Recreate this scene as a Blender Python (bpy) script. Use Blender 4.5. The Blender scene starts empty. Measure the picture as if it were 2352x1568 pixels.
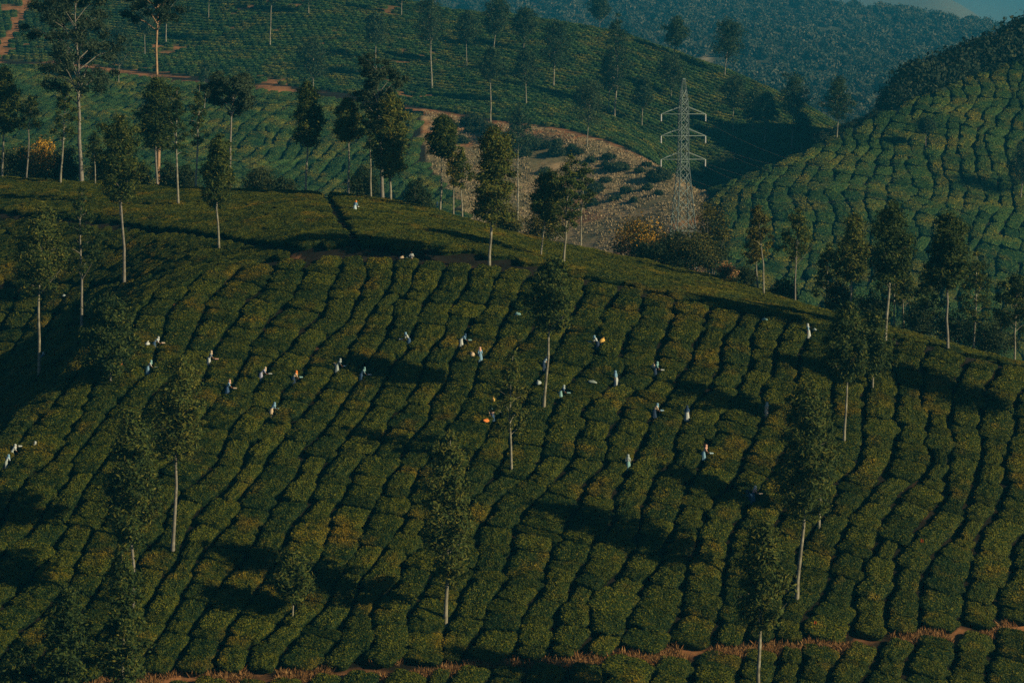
import bpy, math, random
import numpy as np
from mathutils import Vector, Matrix, Euler

random.seed(7)
rng = np.random.default_rng(7)
scn = bpy.context.scene

# ------------------------------------------------------------------ camera, sky, sun, exposure
FPX, UC, VC, EYE = 6135.0, 1176.0, 784.0, 250.0        # focal length in picture units (2352 wide)
PITCH = math.atan((VC - EYE) / FPX)
cam_d = bpy.data.cameras.new("camera")
cam_d.sensor_width = 36.0
cam_d.lens = 36.0 * FPX / 2352.0
cam_d.clip_start = 1.0
cam_d.clip_end = 30000.0
cam = bpy.data.objects.new("camera", cam_d)
scn.collection.objects.link(cam)
cam.location = (0, 0, 0)
cam.rotation_euler = (math.pi / 2 - PITCH, 0, 0)
scn.camera = cam

SUN_EL = math.radians(24.5)
SUN_H = Vector((0.93, -0.37)).normalized()
SUN_VEC = Vector((SUN_H.x * math.cos(SUN_EL), SUN_H.y * math.cos(SUN_EL), math.sin(SUN_EL)))
world = bpy.data.worlds.new("World")
scn.world = world
world.use_nodes = True
wn = world.node_tree.nodes
sky = wn.new("ShaderNodeTexSky")
sky.sky_type = 'NISHITA'
sky.sun_disc = False
sky.sun_elevation = SUN_EL
sky.sun_rotation = math.atan2(SUN_H.x, SUN_H.y)
sky.altitude = 1500
sky.air_density = 0.5
sky.dust_density = 0.15
world.node_tree.links.new(sky.outputs[0], wn["Background"].inputs[0])
wn["Background"].inputs[1].default_value = 0.05

sun_d = bpy.data.lights.new("sun", 'SUN')
sun_d.energy = 5.0
sun_d.angle = math.radians(0.5)
sun_d.color = (1.0, 0.84, 0.50)
sun = bpy.data.objects.new("sun", sun_d)
scn.collection.objects.link(sun)
sun.rotation_euler = SUN_VEC.to_track_quat('Z', 'Y').to_euler()

vs = scn.view_settings
scn.display_settings.display_device = 'sRGB'
vs.view_transform = 'Standard'
vs.look = 'None'
vs.gamma = 1.0
vs.exposure = 0.08
vs.use_curve_mapping = False
HAZE_DENSITY = 0.0001
HAZE_COLOR = (0.05, 0.56, 1.0)
cy = scn.cycles
cy.use_denoising = False
cy.volume_bounces = 0
cy.max_bounces = 3
cy.diffuse_bounces = 1
cy.glossy_bounces = 1
cy.transparent_max_bounces = 4

# ------------------------------------------------------------------ helpers
COL = scn.collection


def ray(u, v):
    """picture point -> (x/y, z/y) of the sight line"""
    a = (u - UC) / FPX
    b = (VC - v) / FPX
    w = b * math.sin(PITCH) + math.cos(PITCH)
    return a / w, (b * math.cos(PITCH) - math.sin(PITCH)) / w


def hash2(ix, iy, seed):
    h = (ix.astype(np.int64) * 374761393 + iy.astype(np.int64) * 668265263 + seed * 1442695041) & 0x7fffffff
    h = (h ^ (h >> 13)) * 1274126177 & 0x7fffffff
    h = h ^ (h >> 16)
    return (h & 0xffff) / 65535.0


def vnoise(x, y, seed=0):
    x = np.asarray(x, float); y = np.asarray(y, float)
    ix = np.floor(x); iy = np.floor(y)
    fx = x - ix; fy = y - iy
    fx = fx * fx * (3 - 2 * fx); fy = fy * fy * (3 - 2 * fy)
    a = hash2(ix, iy, seed); b = hash2(ix + 1, iy, seed)
    c = hash2(ix, iy + 1, seed); d = hash2(ix + 1, iy + 1, seed)
    return (a * (1 - fx) + b * fx) * (1 - fy) + (c * (1 - fx) + d * fx) * fy - 0.5


def fbm(x, y, seed=0, octv=3):
    s = 0; a = 1.0
    for k in range(octv):
        s = s + a * vnoise(np.asarray(x) * 2 ** k, np.asarray(y) * 2 ** k, seed + k * 17)
        a *= 0.5
    return s


def tag(o, label=None, cat=None, group=None, kind=None):
    if label: o["label"] = label
    if cat: o["category"] = cat
    if group: o["group"] = group
    if kind: o["kind"] = kind
    return o


def mesh_np(name, verts, faces, mats, smooth=False, mat_idx=None, tint=None):
    """faces: (n,4) or (n,3) int array, or list of such arrays"""
    if not isinstance(faces, list):
        faces = [faces]
    faces = [np.asarray(f, np.int32) for f in faces if len(f)]
    me = bpy.data.meshes.new(name)
    verts = np.asarray(verts, np.float32)
    me.vertices.add(len(verts))
    me.vertices.foreach_set("co", verts.ravel())
    loops = np.concatenate([f.ravel() for f in faces])
    counts = np.concatenate([np.full(len(f), f.shape[1], np.int32) for f in faces])
    starts = np.concatenate([[0], np.cumsum(counts)[:-1]]).astype(np.int32)
    me.loops.add(len(loops))
    me.loops.foreach_set("vertex_index", loops.astype(np.int32))
    me.polygons.add(len(counts))
    me.polygons.foreach_set("loop_start", starts)
    me.polygons.foreach_set("loop_total", counts)
    if smooth is not False:
        sm = np.ones(len(counts), bool) if smooth is True else smooth
        me.polygons.foreach_set("use_smooth", sm)
    else:
        me.polygons.foreach_set("use_smooth", np.zeros(len(counts), bool))
    for m in mats:
        me.materials.append(m)
    if mat_idx is not None:
        me.polygons.foreach_set("material_index", np.asarray(mat_idx, np.int32))
    if tint is not None:
        at = me.attributes.new("tint", 'FLOAT', 'FACE')
        at.data.foreach_set("value", np.asarray(tint, np.float32))
    me.update(calc_edges=True)
    return me


def obj(name, me, parent=None, loc=None, rot=None, scale=None, link=True):
    o = bpy.data.objects.new(name, me)
    if link:
        COL.objects.link(o)
    if parent is not None:
        o.parent = parent
    if loc is not None: o.location = loc
    if rot is not None: o.rotation_euler = rot
    if scale is not None: o.scale = scale
    return o


def empty(name, loc, rz=0):
    o = bpy.data.objects.new(name, None)
    COL.objects.link(o)
    o.location = loc
    o.rotation_euler = (0, 0, rz)
    o.empty_display_size = 0.3
    return o


ORD = ("zeroth first second third fourth fifth sixth seventh eighth ninth tenth eleventh twelfth thirteenth fourteenth fifteenth "
       "sixteenth seventeenth eighteenth nineteenth twentieth").split()
TENS = {2: "twenty", 3: "thirty", 4: "forty", 5: "fifty", 6: "sixty"}


def ordinal(n):
    if n <= 20: return ORD[n]
    t, r = divmod(n, 10)
    if r == 0: return TENS[t][:-1] + "ieth"
    return TENS[t] + "-" + ORD[r]


# ------------------------------------------------------------------ materials
def new_mat(name):
    m = bpy.data.materials.new(name)
    m.use_nodes = True
    nt = m.node_tree
    return m, nt, nt.nodes, nt.links, nt.nodes["Principled BSDF"]


def ramp(nodes, stops):
    r = nodes.new("ShaderNodeValToRGB")
    e = r.color_ramp.elements
    while len(e) > 1: e.remove(e[-1])
    e[0].position = stops[0][0]; e[0].color = (*stops[0][1], 1)
    for p, c in stops[1:]:
        k = e.new(p); k.color = (*c, 1)
    return r


def mixrgb(nt, fac, a, b, blend='MIX'):
    n = nt.nodes.new("ShaderNodeMix")
    n.data_type = 'RGBA'; n.blend_type = blend
    for s, v in ((0, fac), (6, a), (7, b)):
        if hasattr(v, "is_linked"): nt.links.new(v, n.inputs[s])
        else: n.inputs[s].default_value = v if s == 0 else (*v, 1)
    return n.outputs[2]


def plain(name, color, rough=0.8, noise=0.25, scale=6.0, spec=0.2):
    m, nt, N, L, p = new_mat(name)
    t = N.new("ShaderNodeTexCoord")
    n = N.new("ShaderNodeTexNoise"); n.inputs["Scale"].default_value = scale; n.inputs["Detail"].default_value = 4
    L.new(t.outputs["Object"], n.inputs["Vector"])
    d = tuple(c * (1 - noise) for c in color); l = tuple(min(1, c * (1 + noise)) for c in color)
    r = ramp(N, [(0.3, d), (0.7, l)])
    L.new(n.outputs[0], r.inputs[0]); L.new(r.outputs[0], p.inputs["Base Color"])
    p.inputs["Roughness"].default_value = rough
    p.inputs["Specular IOR Level"].default_value = spec
    return m


def leaf_mat(name, stops, patch=None, patch_scale=0.1, rnd=0.36, rough=0.65, trans=0.0, spec=0.12):
    """leaf colour from the per-leaf tint; patch = (colour, lo, hi): yellow flush in clumps over the field"""
    m, nt, N, L, p = new_mat(name)
    a = N.new("ShaderNodeAttribute"); a.attribute_name = "tint"
    g = N.new("ShaderNodeNewGeometry")
    oi = N.new("ShaderNodeObjectInfo")
    ad = N.new("ShaderNodeMath"); ad.operation = 'MULTIPLY_ADD'
    L.new(oi.outputs["Random"], ad.inputs[0]); ad.inputs[1].default_value = rnd; L.new(a.outputs["Fac"], ad.inputs[2])
    sb = N.new("ShaderNodeMath"); sb.operation = 'SUBTRACT'; L.new(ad.outputs[0], sb.inputs[0]); sb.inputs[1].default_value = rnd * 0.5
    r = ramp(N, stops); L.new(sb.outputs[0], r.inputs[0])
    col = r.outputs[0]
    if patch:
        n = N.new("ShaderNodeTexNoise"); n.inputs["Scale"].default_value = patch_scale; n.inputs["Detail"].default_value = 5; n.inputs["Roughness"].default_value = 0.62
        L.new(g.outputs["Position"], n.inputs["Vector"])
        mr = N.new("ShaderNodeMapRange"); mr.inputs["From Min"].default_value = patch[1]; mr.inputs["From Max"].default_value = patch[2]
        L.new(n.outputs[0], mr.inputs["Value"])
        mu = N.new("ShaderNodeMath"); mu.operation = 'MULTIPLY'; L.new(mr.outputs[0], mu.inputs[0]); L.new(a.outputs["Fac"], mu.inputs[1])
        col = mixrgb(nt, mu.outputs[0], col, patch[0])
    L.new(col, p.inputs["Base Color"])
    p.inputs["Roughness"].default_value = rough
    p.inputs["Specular IOR Level"].default_value = spec
    if trans:
        tr = N.new("ShaderNodeBsdfTranslucent"); L.new(col, tr.inputs["Color"])
        mx = N.new("ShaderNodeMixShader"); mx.inputs[0].default_value = trans
        L.new(p.outputs[0], mx.inputs[1]); L.new(tr.outputs[0], mx.inputs[2])
        L.new(mx.outputs[0], N["Material Output"].inputs["Surface"])
    return m


M = {}
M['tea'] = leaf_mat('tea_leaf', [(0.0, (0.006, 0.021, 0.006)), (0.45, (0.032, 0.050, 0.005)), (1.0, (0.130, 0.128, 0.008))],
                    patch=((0.30, 0.18, 0.010), 0.545, 0.73), patch_scale=0.17)
M['far_tea'] = leaf_mat('hazed_tea_leaf', [(0.0, (0.008, 0.032, 0.012)), (0.45, (0.036, 0.086, 0.022)), (1.0, (0.115, 0.160, 0.028))],
                        patch=((0.34, 0.25, 0.02), 0.48, 0.68), patch_scale=0.09)  # bluer and brighter than the near tea: distance haze put into the colour
M['oak'] = leaf_mat('silver_oak_leaf', [(0.0, (0.014, 0.034, 0.014)), (0.5, (0.058, 0.086, 0.017)), (1.0, (0.190, 0.170, 0.026))], trans=0.18)
M['far_oak'] = leaf_mat('hillside_silver_oak_leaf', [(0.0, (0.008, 0.030, 0.016)), (0.5, (0.034, 0.066, 0.028)), (1.0, (0.10, 0.12, 0.04))], trans=0.12)
M['oak_dry'] = leaf_mat('dry_silver_oak_leaf', [(0.0, (0.045, 0.05, 0.012)), (0.5, (0.13, 0.12, 0.022)), (1.0, (0.26, 0.20, 0.03))], trans=0.18)
M['gum'] = leaf_mat('gum_leaf', [(0.0, (0.014, 0.032, 0.020)), (0.5, (0.034, 0.056, 0.030)), (1.0, (0.07, 0.088, 0.04))], trans=0.1)
M['scrub'] = leaf_mat('scrub_leaf', [(0.0, (0.012, 0.028, 0.012)), (0.5, (0.030, 0.048, 0.018)), (1.0, (0.065, 0.072, 0.024))], trans=0.1)
M['woods'] = leaf_mat('shaded_wood_leaf', [(0.0, (0.006, 0.016, 0.010)), (0.5, (0.018, 0.034, 0.018)), (1.0, (0.05, 0.062, 0.026))])  # crest wood: leaf colour darkened for the shade on its visible side
M['orange_leaf'] = leaf_mat('orange_blossom', [(0.0, (0.10, 0.09, 0.015)), (0.30, (0.30, 0.18, 0.02)), (0.6, (0.60, 0.31, 0.03)), (1.0, (0.75, 0.42, 0.05))], trans=0.1)
M['forest'] = leaf_mat('forest_leaf', [(0.0, (0.016, 0.030, 0.018)), (0.5, (0.048, 0.062, 0.036)), (1.0, (0.12, 0.115, 0.07))], rnd=0.6)
M['dry_grass'] = leaf_mat('dry_grass_blade', [(0.0, (0.10, 0.055, 0.02)), (0.5, (0.30, 0.145, 0.05)), (1.0, (0.52, 0.32, 0.14))], trans=0.15)
M['withered'] = leaf_mat('withered_grass_blade', [(0.0, (0.06, 0.07, 0.03)), (0.5, (0.29, 0.22, 0.12)), (1.0, (0.48, 0.37, 0.23))], trans=0.1)
M['bark'] = plain('pale_bark', (0.25, 0.23, 0.175), noise=0.55, scale=1.6)
M['bark_red'] = plain('orange_bark', (0.40, 0.25, 0.15), noise=0.3, scale=2.0)
M['bark_grey'] = plain('grey_bark', (0.22, 0.20, 0.17), noise=0.35, scale=3.0)
M['steel'] = plain('galvanised_steel', (0.19, 0.25, 0.24), rough=0.55, noise=0.1, scale=2.0, spec=0.5)
M['porcelain'] = plain('white_porcelain', (0.8, 0.8, 0.78), rough=0.3, noise=0.05, spec=0.5)
M['skin'] = plain('skin', (0.20, 0.105, 0.065), noise=0.1)
M['blade'] = plain('shear_blade', (0.45, 0.47, 0.48), rough=0.35, noise=0.1, spec=0.5)
M['wood'] = plain('handle_wood', (0.18, 0.10, 0.05))
CLOTH = {}


def cloth(c):
    k = tuple(round(x, 3) for x in c)
    if k not in CLOTH:
        CLOTH[k] = plain('cotton_cloth', k, rough=0.9, noise=0.12, scale=9.0, spec=0.1)
    return CLOTH[k]


# ------------------------------------------------------------------ the land: one height field over (x/y, y)
US = np.arange(-400, 2761, 20.0)


def cv(*pts):
    p = np.array(pts, float)
    return np.interp(US, p[:, 0], p[:, 1])


def zr_of(u, v):
    b = (VC - v) / FPX
    w = b * math.sin(PITCH) + math.cos(PITCH)
    return (b * math.cos(PITCH) - math.sin(PITCH)) / w


path_v = cv((-400, 470), (0, 500), (150, 513), (300, 531), (450, 551), (600, 579), (700, 590), (750, 590), (900, 600), (1050, 611), (1200, 629),
            (1350, 654), (1500, 686), (1650, 718), (1800, 742), (1950, 769), (2100, 798), (2250, 832), (2352, 854), (2700, 930))
path_D = cv((-400, 445), (0, 425), (300, 410), (450, 398), (600, 385), (700, 375), (900, 373), (1100, 372), (1650, 365), (2352, 360), (2700, 356))
ridge_v = cv((-400, 396), (0, 415), (300, 430), (450, 440), (600, 446), (740, 450), (900, 470), (1050, 507), (1200, 549), (1350, 584), (1500, 618),
             (1650, 656), (1800, 698), (1950, 740), (2100, 782), (2250, 824), (2352, 851), (2700, 927))
ridge_D = cv((-400, 462), (0, 452), (300, 447), (600, 437), (750, 432), (900, 427), (1050, 420), (1350, 410), (1650, 400), (2100, 384), (2352, 376), (2700, 370))
anc_v = cv((-400, 1300), (0, 1000), (150, 880), (300, 712), (450, 640), (600, 610), (700, 595), (750, 592))
anc_D = cv((-400, 306), (0, 331), (150, 342.5), (300, 359), (450, 367), (600, 371), (700, 373), (750, 373))
anc_v = np.where(US >= 740, path_v + 1, anc_v)
anc_D = np.where(US >= 740, path_D - 0.3, anc_D)
gul_v = cv((-400, 985), (0, 890), (150, 800), (300, 680), (450, 633), (600, 607), (700, 593.5), (740, 591))
gul_D = cv((-400, 383), (0, 384), (150, 386), (300, 384), (450, 377), (600, 374.5), (700, 374), (740, 374))
gul_D = np.where(US >= 740, path_D - 0.2, gul_D); gul_v = np.where(US >= 740, path_v + 0.7, gul_v)
edg_v = cv((-400, 678), (0, 666), (150, 663), (300, 658), (450, 624), (600, 603), (700, 592), (740, 590.5))
edg_D = cv((-400, 412), (0, 405), (150, 402), (300, 392), (450, 382), (600, 378), (700, 374.5), (740, 374.4))
edg_D = np.where(US >= 740, path_D - 0.1, edg_D); edg_v = np.where(US >= 740, path_v + 0.3, edg_v)
bot_v = cv((-400, 1600), (0, 1585), (400, 1567), (650, 1558), (1230, 1530), (1530, 1508), (1900, 1484), (2200, 1458), (2352, 1444), (2700, 1400))
bank_h = cv((-400, 0.5), (500, 0.6), (700, 1.5), (1100, 1.7), (1300, 0.9), (1700, 0.5), (2700, 0.4))

back = cv((-400, 16), (1250, 16), (1430, 3.0), (1680, 3.0), (1850, 9), (2700, 11))
foot_D = cv((-400, 660), (700, 660), (1000, 645), (1300, 635), (1550, 605), (1700, 590), (2000, 580), (2352, 575), (2700, 570))
foot_v = cv((-400, 440), (700, 470), (1000, 530), (1200, 585), (1300, 595), (1450, 620), (1550, 640), (1700, 690), (2000, 790), (2352, 880), (2700, 950))
topb_v = cv((-400, 105), (0, 135), (150, 141), (300, 166), (520, 192), (640, 208), (780, 224), (950, 254), (1100, 280), (1230, 290), (1350, 314),
            (1500, 356), (1560, 392), (1620, 440), (1700, 405), (1850, 335), (1950, 279), (2050, 242), (2200, 168), (2352, 118), (2450, 60), (2700, -260))  # crest past the right edge, out of view, raised to shade the hollow
topb_D = cv((-400, 790), (0, 780), (300, 770), (640, 752), (950, 735), (1230, 715), (1500, 690), (1560, 675), (1620, 655), (1700, 655), (1850, 665), (1950, 675), (2352, 715), (2700, 740))
FAR = 1.3                                                  # the hills across the valley
foot_D = foot_D * FAR; topb_D = topb_D * FAR
hol_D = topb_D + cv((-400, 14), (1500, 14), (1600, 70), (2700, 95))
hol_dz = cv((-400, 1.0), (1480, 1.0), (1560, -6), (1620, -12), (1750, -26), (2700, -38))
cmid_D = cv((-400, 835), (0, 830), (950, 790), (1350, 765), (1500, 762), (1600, 765), (1700, 770), (1850, 785), (2000, 800), (2700, 830)) * FAR
cmid_v = cv((-400, 70), (0, 78), (520, 115), (950, 165), (1200, 210), (1350, 255), (1500, 305), (1600, 352), (1700, 352), (1800, 340), (1850, 332), (1950, 335), (2050, 360), (2700, 400))
crid_D = cv((-400, 915), (0, 905), (930, 880), (1200, 875), (1400, 870), (1550, 865), (1700, 860), (1830, 855), (1950, 850), (2700, 860)) * FAR
crid_v = cv((-400, -70), (0, -65), (700, -40), (930, -2), (1020, 22), (1200, 41), (1400, 66), (1550, 114), (1700, 174), (1830, 229), (1950, 302), (2050, 345), (2700, 395))
for_v = cv((-400, -40), (900, -30), (1300, -30), (1700, -14), (1800, 0), (1920, 13), (2040, 24), (2140, 36), (2240, 52), (2352, 75), (2700, 120))
mtn_v = cv((-400, -30), (900, -20), (930, 4), (980, 8), (1040, -30), (2150, -30), (2205, -2), (2262, 42), (2320, 90), (2700, 200))

Y = np.concatenate([[15, 60, 110, 160, 200, 220, 235, 245, 252], np.arange(256, 476, 0.9), np.arange(476, 600, 5.0), np.arange(600, 1250, 2.6), np.geomspace(1250, 14000, 80)])
P = np.zeros((len(US), len(Y)))
botD = np.zeros(len(US))
for i, u in enumerate(US):
    k = []
    za = zr_of(u, anc_v[i]) * anc_D[i]
    S = 0.481
    zb = zr_of(u, bot_v[i])
    Db = (za - S * anc_D[i]) / (zb - S)
    botD[i] = Db
    zbt = zb * Db
    mid = 0.5 * (Db + anc_D[i]); zm = za - S * (anc_D[i] - mid) + 0.9        # a little convex
    k += [(15, -13), (110, -35), (200, -66), (Db - 20, zbt - 8.6), (Db - 2.9, zbt - 0.6), (Db - 2.2, zbt + 0.15), (Db - 1.7, zbt), (Db, zbt + 0.1), (mid, zm), (anc_D[i], za)]
    k += [(gul_D[i], zr_of(u, gul_v[i]) * gul_D[i]), (edg_D[i], zr_of(u, edg_v[i]) * edg_D[i])]
    zp = zr_of(u, path_v[i]) * path_D[i]
    k += [(path_D[i] + 0.05, zp), (path_D[i] + 1.7, zp + 0.1), (path_D[i] + 2.4, zp + 0.15 + bank_h[i])]
    zrd = zr_of(u, ridge_v[i]) * ridge_D[i]
    z0 = zp + 0.15 + bank_h[i]; d0 = path_D[i] + 2.4
    if ridge_D[i] - d0 > 12:
        dm = 0.5 * (d0 + ridge_D[i]); k.append((dm, 0.5 * (z0 + zrd) + 0.12 * abs(zrd - z0)))
    k += [(ridge_D[i], zrd), (ridge_D[i] + 14, zrd - back[i] * 0.13), (ridge_D[i] + 60, zrd - back[i])]
    zf = zr_of(u, foot_v[i]) * foot_D[i]
    k += [(ridge_D[i] + 95, min(zrd - 22, zf - 1.5)), (foot_D[i] - 60, zf - 6), (foot_D[i], zf)]
    zt = zr_of(u, topb_v[i]) * topb_D[i]
    # hill B is a little convex
    mD = 0.55 * foot_D[i] + 0.45 * topb_D[i]; k.append((mD, 0.55 * zf + 0.45 * zt + (1.5 if u < 1500 else 3.0)))
    k += [(topb_D[i], zt), (hol_D[i], zt + hol_dz[i])]
    k += [(max(cmid_D[i], hol_D[i] + 15), zr_of(u, cmid_v[i]) * cmid_D[i]), (crid_D[i], zr_of(u, crid_v[i]) * crid_D[i])]
    zc = zr_of(u, crid_v[i]) * crid_D[i]
    k += [(crid_D[i] + 60, zc - 6), (crid_D[i] + 230, zc - 60), (1600, min(zc - 50, zr_of(u, 420) * 1600)), (3500, zr_of(u, for_v[i]) * 3500), (4300, zr_of(u, for_v[i] + 90) * 4300),
          (6500, zr_of(u, mtn_v[i] + 60) * 6500), (8000, zr_of(u, mtn_v[i]) * 8000), (8700, zr_of(u, mtn_v[i] + 25) * 8700 - 30), (11500, zr_of(u, -45) * 11500), (14000, zr_of(u, -45) * 11500 - 30)]
    k = np.array(k); k = k[np.argsort(k[:, 0], kind='stable')]
    P[i] = np.interp(Y, k[:, 0], k[:, 1])
# soften along both directions
ker = np.array([1, 4, 6, 4, 1.0]); ker /= ker.sum()
pad = np.pad(P, ((0, 0), (2, 2)), mode='edge')
P = sum(ker[j] * pad[:, j:j + P.shape[1]] for j in range(5))
far = Y > 480
for rep in range(3):
    pad = np.pad(P, ((2, 2), (0, 0)), mode='edge')
    P = sum(ker[j] * pad[j:j + P.shape[0]] for j in range(5))
for rep in range(3):
    pad = np.pad(P, ((0, 0), (1, 1)), mode='edge')
    Q = 0.25 * pad[:, :-2] + 0.5 * P + 0.25 * pad[:, 2:]
    P = np.where(far[None, :], Q, P)
XI_K = (US - UC) / FPX / math.cos(PITCH)
XI = np.concatenate([np.linspace(-1.1, -0.27, 16)[:-1], np.arange(-0.252, 0.2521, 0.0017), np.linspace(0.27, 1.1, 16)[1:]])
Z = np.empty((len(XI), len(Y)))
for j in range(len(Y)):
    Z[:, j] = np.interp(XI, XI_K, P[:, j])
XX = XI[:, None] * Y[None, :]
YY = np.repeat(Y[None, :], len(XI), 0)
amp = np.clip((YY - 250) / 30, 0, 1)
Z += amp * 0.55 * fbm(XX / 16.0, YY / 16.0, 3, 3) * np.where(YY < 470, 1.0, 1.0)
Z += np.clip((YY - 560) / 100, 0, 1) * 2.8 * fbm(XX / 60.0, YY / 60.0, 11, 3)
Z += np.clip((YY - 1300) / 600, 0, 1) * 13 * fbm(XX / 420.0, YY / 420.0, 23, 4) * np.clip((5200 - YY) / 1500, 0, 1)


def gz(x, y):
    x = np.asarray(x, float); y = np.asarray(y, float)
    q = np.clip(x / y, XI[0], XI[-1] - 1e-9)
    yy = np.clip(y, Y[0], Y[-1] - 1e-6)
    i = np.clip(np.searchsorted(XI, q, side='right') - 1, 0, len(XI) - 2)
    j = np.clip(np.searchsorted(Y, yy, side='right') - 1, 0, len(Y) - 2)
    a = (q - XI[i]) / (XI[i + 1] - XI[i]); b = (yy - Y[j]) / (Y[j + 1] - Y[j])
    return (Z[i, j] * (1 - a) + Z[i + 1, j] * a) * (1 - b) + (Z[i, j + 1] * (1 - a) + Z[i + 1, j + 1] * a) * b


def gnormal(x, y, e=1.0):
    dx = (gz(x + e, y) - gz(x - e, y)) / (2 * e)
    dy = (gz(x, y + e) - gz(x, y - e)) / (2 * e)
    return dx, dy


def hit(u, v, d0=258.0, d1=1400.0, up=0.0, step=0.5):
    """first point on the land (raised by up) that the sight line through (u,v) meets beyond d0"""
    a, s = ray(u, v)
    ys = np.arange(d0, d1, step)
    g = gz(a * ys, ys) + up
    w = np.nonzero(g >= s * ys)[0]
    y = ys[w[0]] if len(w) else d1
    return Vector((a * y, y, float(gz(a * y, y))))


def u_of(x, y):
    return UC + x / y * FPX * math.cos(PITCH)


def curve_at(arr, x, y):
    return np.interp(u_of(x, y), US, arr)


def project(x, y, z):
    f = y * math.cos(PITCH) - z * math.sin(PITCH)
    h = y * math.sin(PITCH) + z * math.cos(PITCH)
    return UC + FPX * x / f, VC - FPX * h / f


UU = u_of(XX, YY)
PD = np.interp(UU, US, path_D); BD = np.interp(UU, US, botD); RD = np.interp(UU, US, ridge_D)
FD = np.interp(UU, US, foot_D); TD = np.interp(UU, US, topb_D); HD = np.interp(UU, US, hol_D); ED = np.interp(UU, US, edg_D)
nz1 = fbm(XX / 5.0, YY / 5.0, 41, 3); nz2 = fbm(XX / 22.0, YY / 22.0, 43, 3)
DARK = np.array([0.014, 0.011, 0.007]); RED = np.array([0.29, 0.135, 0.062]); DRY = np.array([0.32, 0.235, 0.14]); PATH_SHADE = np.array([0.020, 0.017, 0.014])
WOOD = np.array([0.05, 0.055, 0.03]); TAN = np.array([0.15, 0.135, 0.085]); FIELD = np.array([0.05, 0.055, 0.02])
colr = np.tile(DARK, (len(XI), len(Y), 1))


def paint(mask, c):
    m = np.clip(mask, 0, 1)[..., None]
    global colr
    colr = colr * (1 - m) + c * m


paint(((YY > BD) & (YY < PD)).astype(float) * np.clip(nz1 * 9 - 4.3, 0, 1), RED * 0.7)
paint(((YY > BD - 3.0) & (YY < BD + 0.6)).astype(float) * np.clip(0.45 + 2.2 * nz1, 0, 1), RED)
paint(((YY > PD - 0.4) & (YY < PD + 3.0)).astype(float) * 0.9, PATH_SHADE)  # dark strip: shade of the hedges and bank painted onto the path
paint(((YY > PD - 2.2) & (YY < PD + 0.6)).astype(float) * np.clip(nz1 * 4 - 0.2, 0, 1) * ((UU > 600) & (UU < 1300)), RED * 1.05)
in_b = (YY > 560) & (YY < TD + 4)
# where the dry brown slope meets the tea on hill B
brown_u0 = 955 + 175 * np.clip((TD - 25 - YY) / 90, 0, 1) + 60 * nz2
brown = in_b & (UU > brown_u0) & (UU < 1610)
paint(brown.astype(float), DRY)
paint(brown * np.clip(nz2 * 3 + nz1 * 2.6 - 0.35, 0, 1), RED * 1.0)
paint(brown * np.clip(-nz2 * 3 + nz1 * 3 + 0.1, 0, 1) * 0.8, np.array([0.13, 0.125, 0.07]))
paint(((YY > TD - 5) & (YY < TD + 9) & (UU < 1560)).astype(float) * np.clip(nz2 * 3.2 + nz1 * 3.0 + 0.35, 0, 1), RED * 0.95)
paint(((YY > TD - 24) & (YY < TD) & (UU < 900)).astype(float) * np.clip(nz2 * 4 + nz1 * 2 - 0.5, 0, 1), RED)
farh = (YY > HD) & (YY < 1300)
paint(farh.astype(float), FIELD)
paint(farh * np.clip(nz2 * 4.0 + nz1 * 3.2 - 1.25, 0, 1) * np.clip((1500 - UU) / 900, 0.0, 1), RED * 0.95)
# foot track on the dry slope, bare track upper left, stony ridge of the right hill
tv = np.abs(YY - (815 + 0.05 * (UU - 1400))) < 1.6
paint((tv & (UU > 1330) & (UU < 1600)).astype(float) * 0.8, RED * 1.25)
paint(((np.abs(UU - (40 + (YY - 1080) * 0.7)) < 13 + 10 * nz1) & (YY > 1045) & (YY < 1170)).astype(float), RED * 1.1)
paint(((UU > 1620) & (YY > TD - 7) & (YY < TD + 3) & (UU < 2080)).astype(float) * np.clip(nz1 * 2 + 0.6, 0, 1), np.array([0.26, 0.24, 0.18]))
paint((YY > 1300).astype(float), WOOD)
paint(((YY > 1300) & (YY < 4400)) * np.clip(nz2 * 3 - 0.9, 0, 1), np.array([0.3, 0.25, 0.18]))
paint((YY > 4900).astype(float), TAN)
paint((YY > 9300).astype(float), np.array([0.11, 0.13, 0.13]))  # farthest range painted pale, standing in for the hazy sky corner

nx, ny = len(XI), len(Y)
gv = np.stack([XX, YY, Z], -1).reshape(-1, 3)
ii, jj = np.meshgrid(np.arange(nx - 1), np.arange(ny - 1), indexing='ij')
b0 = (ii * ny + jj).ravel()
gf = np.stack([b0, b0 + ny, b0 + ny + 1, b0 + 1], 1)
m, nt, N, L, p = new_mat('hillside_earth')
ca = N.new("ShaderNodeAttribute"); ca.attribute_name = "earth"
tn = N.new("ShaderNodeTexNoise"); tn.inputs["Scale"].default_value = 0.9; tn.inputs["Detail"].default_value = 6; tn.inputs["Roughness"].default_value = 0.7
geo = N.new("ShaderNodeNewGeometry"); L.new(geo.outputs["Position"], tn.inputs["Vector"])
tn2 = N.new("ShaderNodeTexNoise"); tn2.inputs["Scale"].default_value = 0.16; tn2.inputs["Detail"].default_value = 5; L.new(geo.outputs["Position"], tn2.inputs["Vector"])
mxn = N.new("ShaderNodeMath"); mxn.operation = 'ADD'; L.new(tn.outputs[0], mxn.inputs[0]); L.new(tn2.outputs[0], mxn.inputs[1])
hfn = N.new("ShaderNodeMath"); hfn.operation = 'MULTIPLY'; L.new(mxn.outputs[0], hfn.inputs[0]); hfn.inputs[1].default_value = 0.5
rr = ramp(N, [(0.36, (0.4, 0.45, 0.45)), (0.64, (1.5, 1.4, 1.3))]); L.new(hfn.outputs[0], rr.inputs[0])
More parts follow.
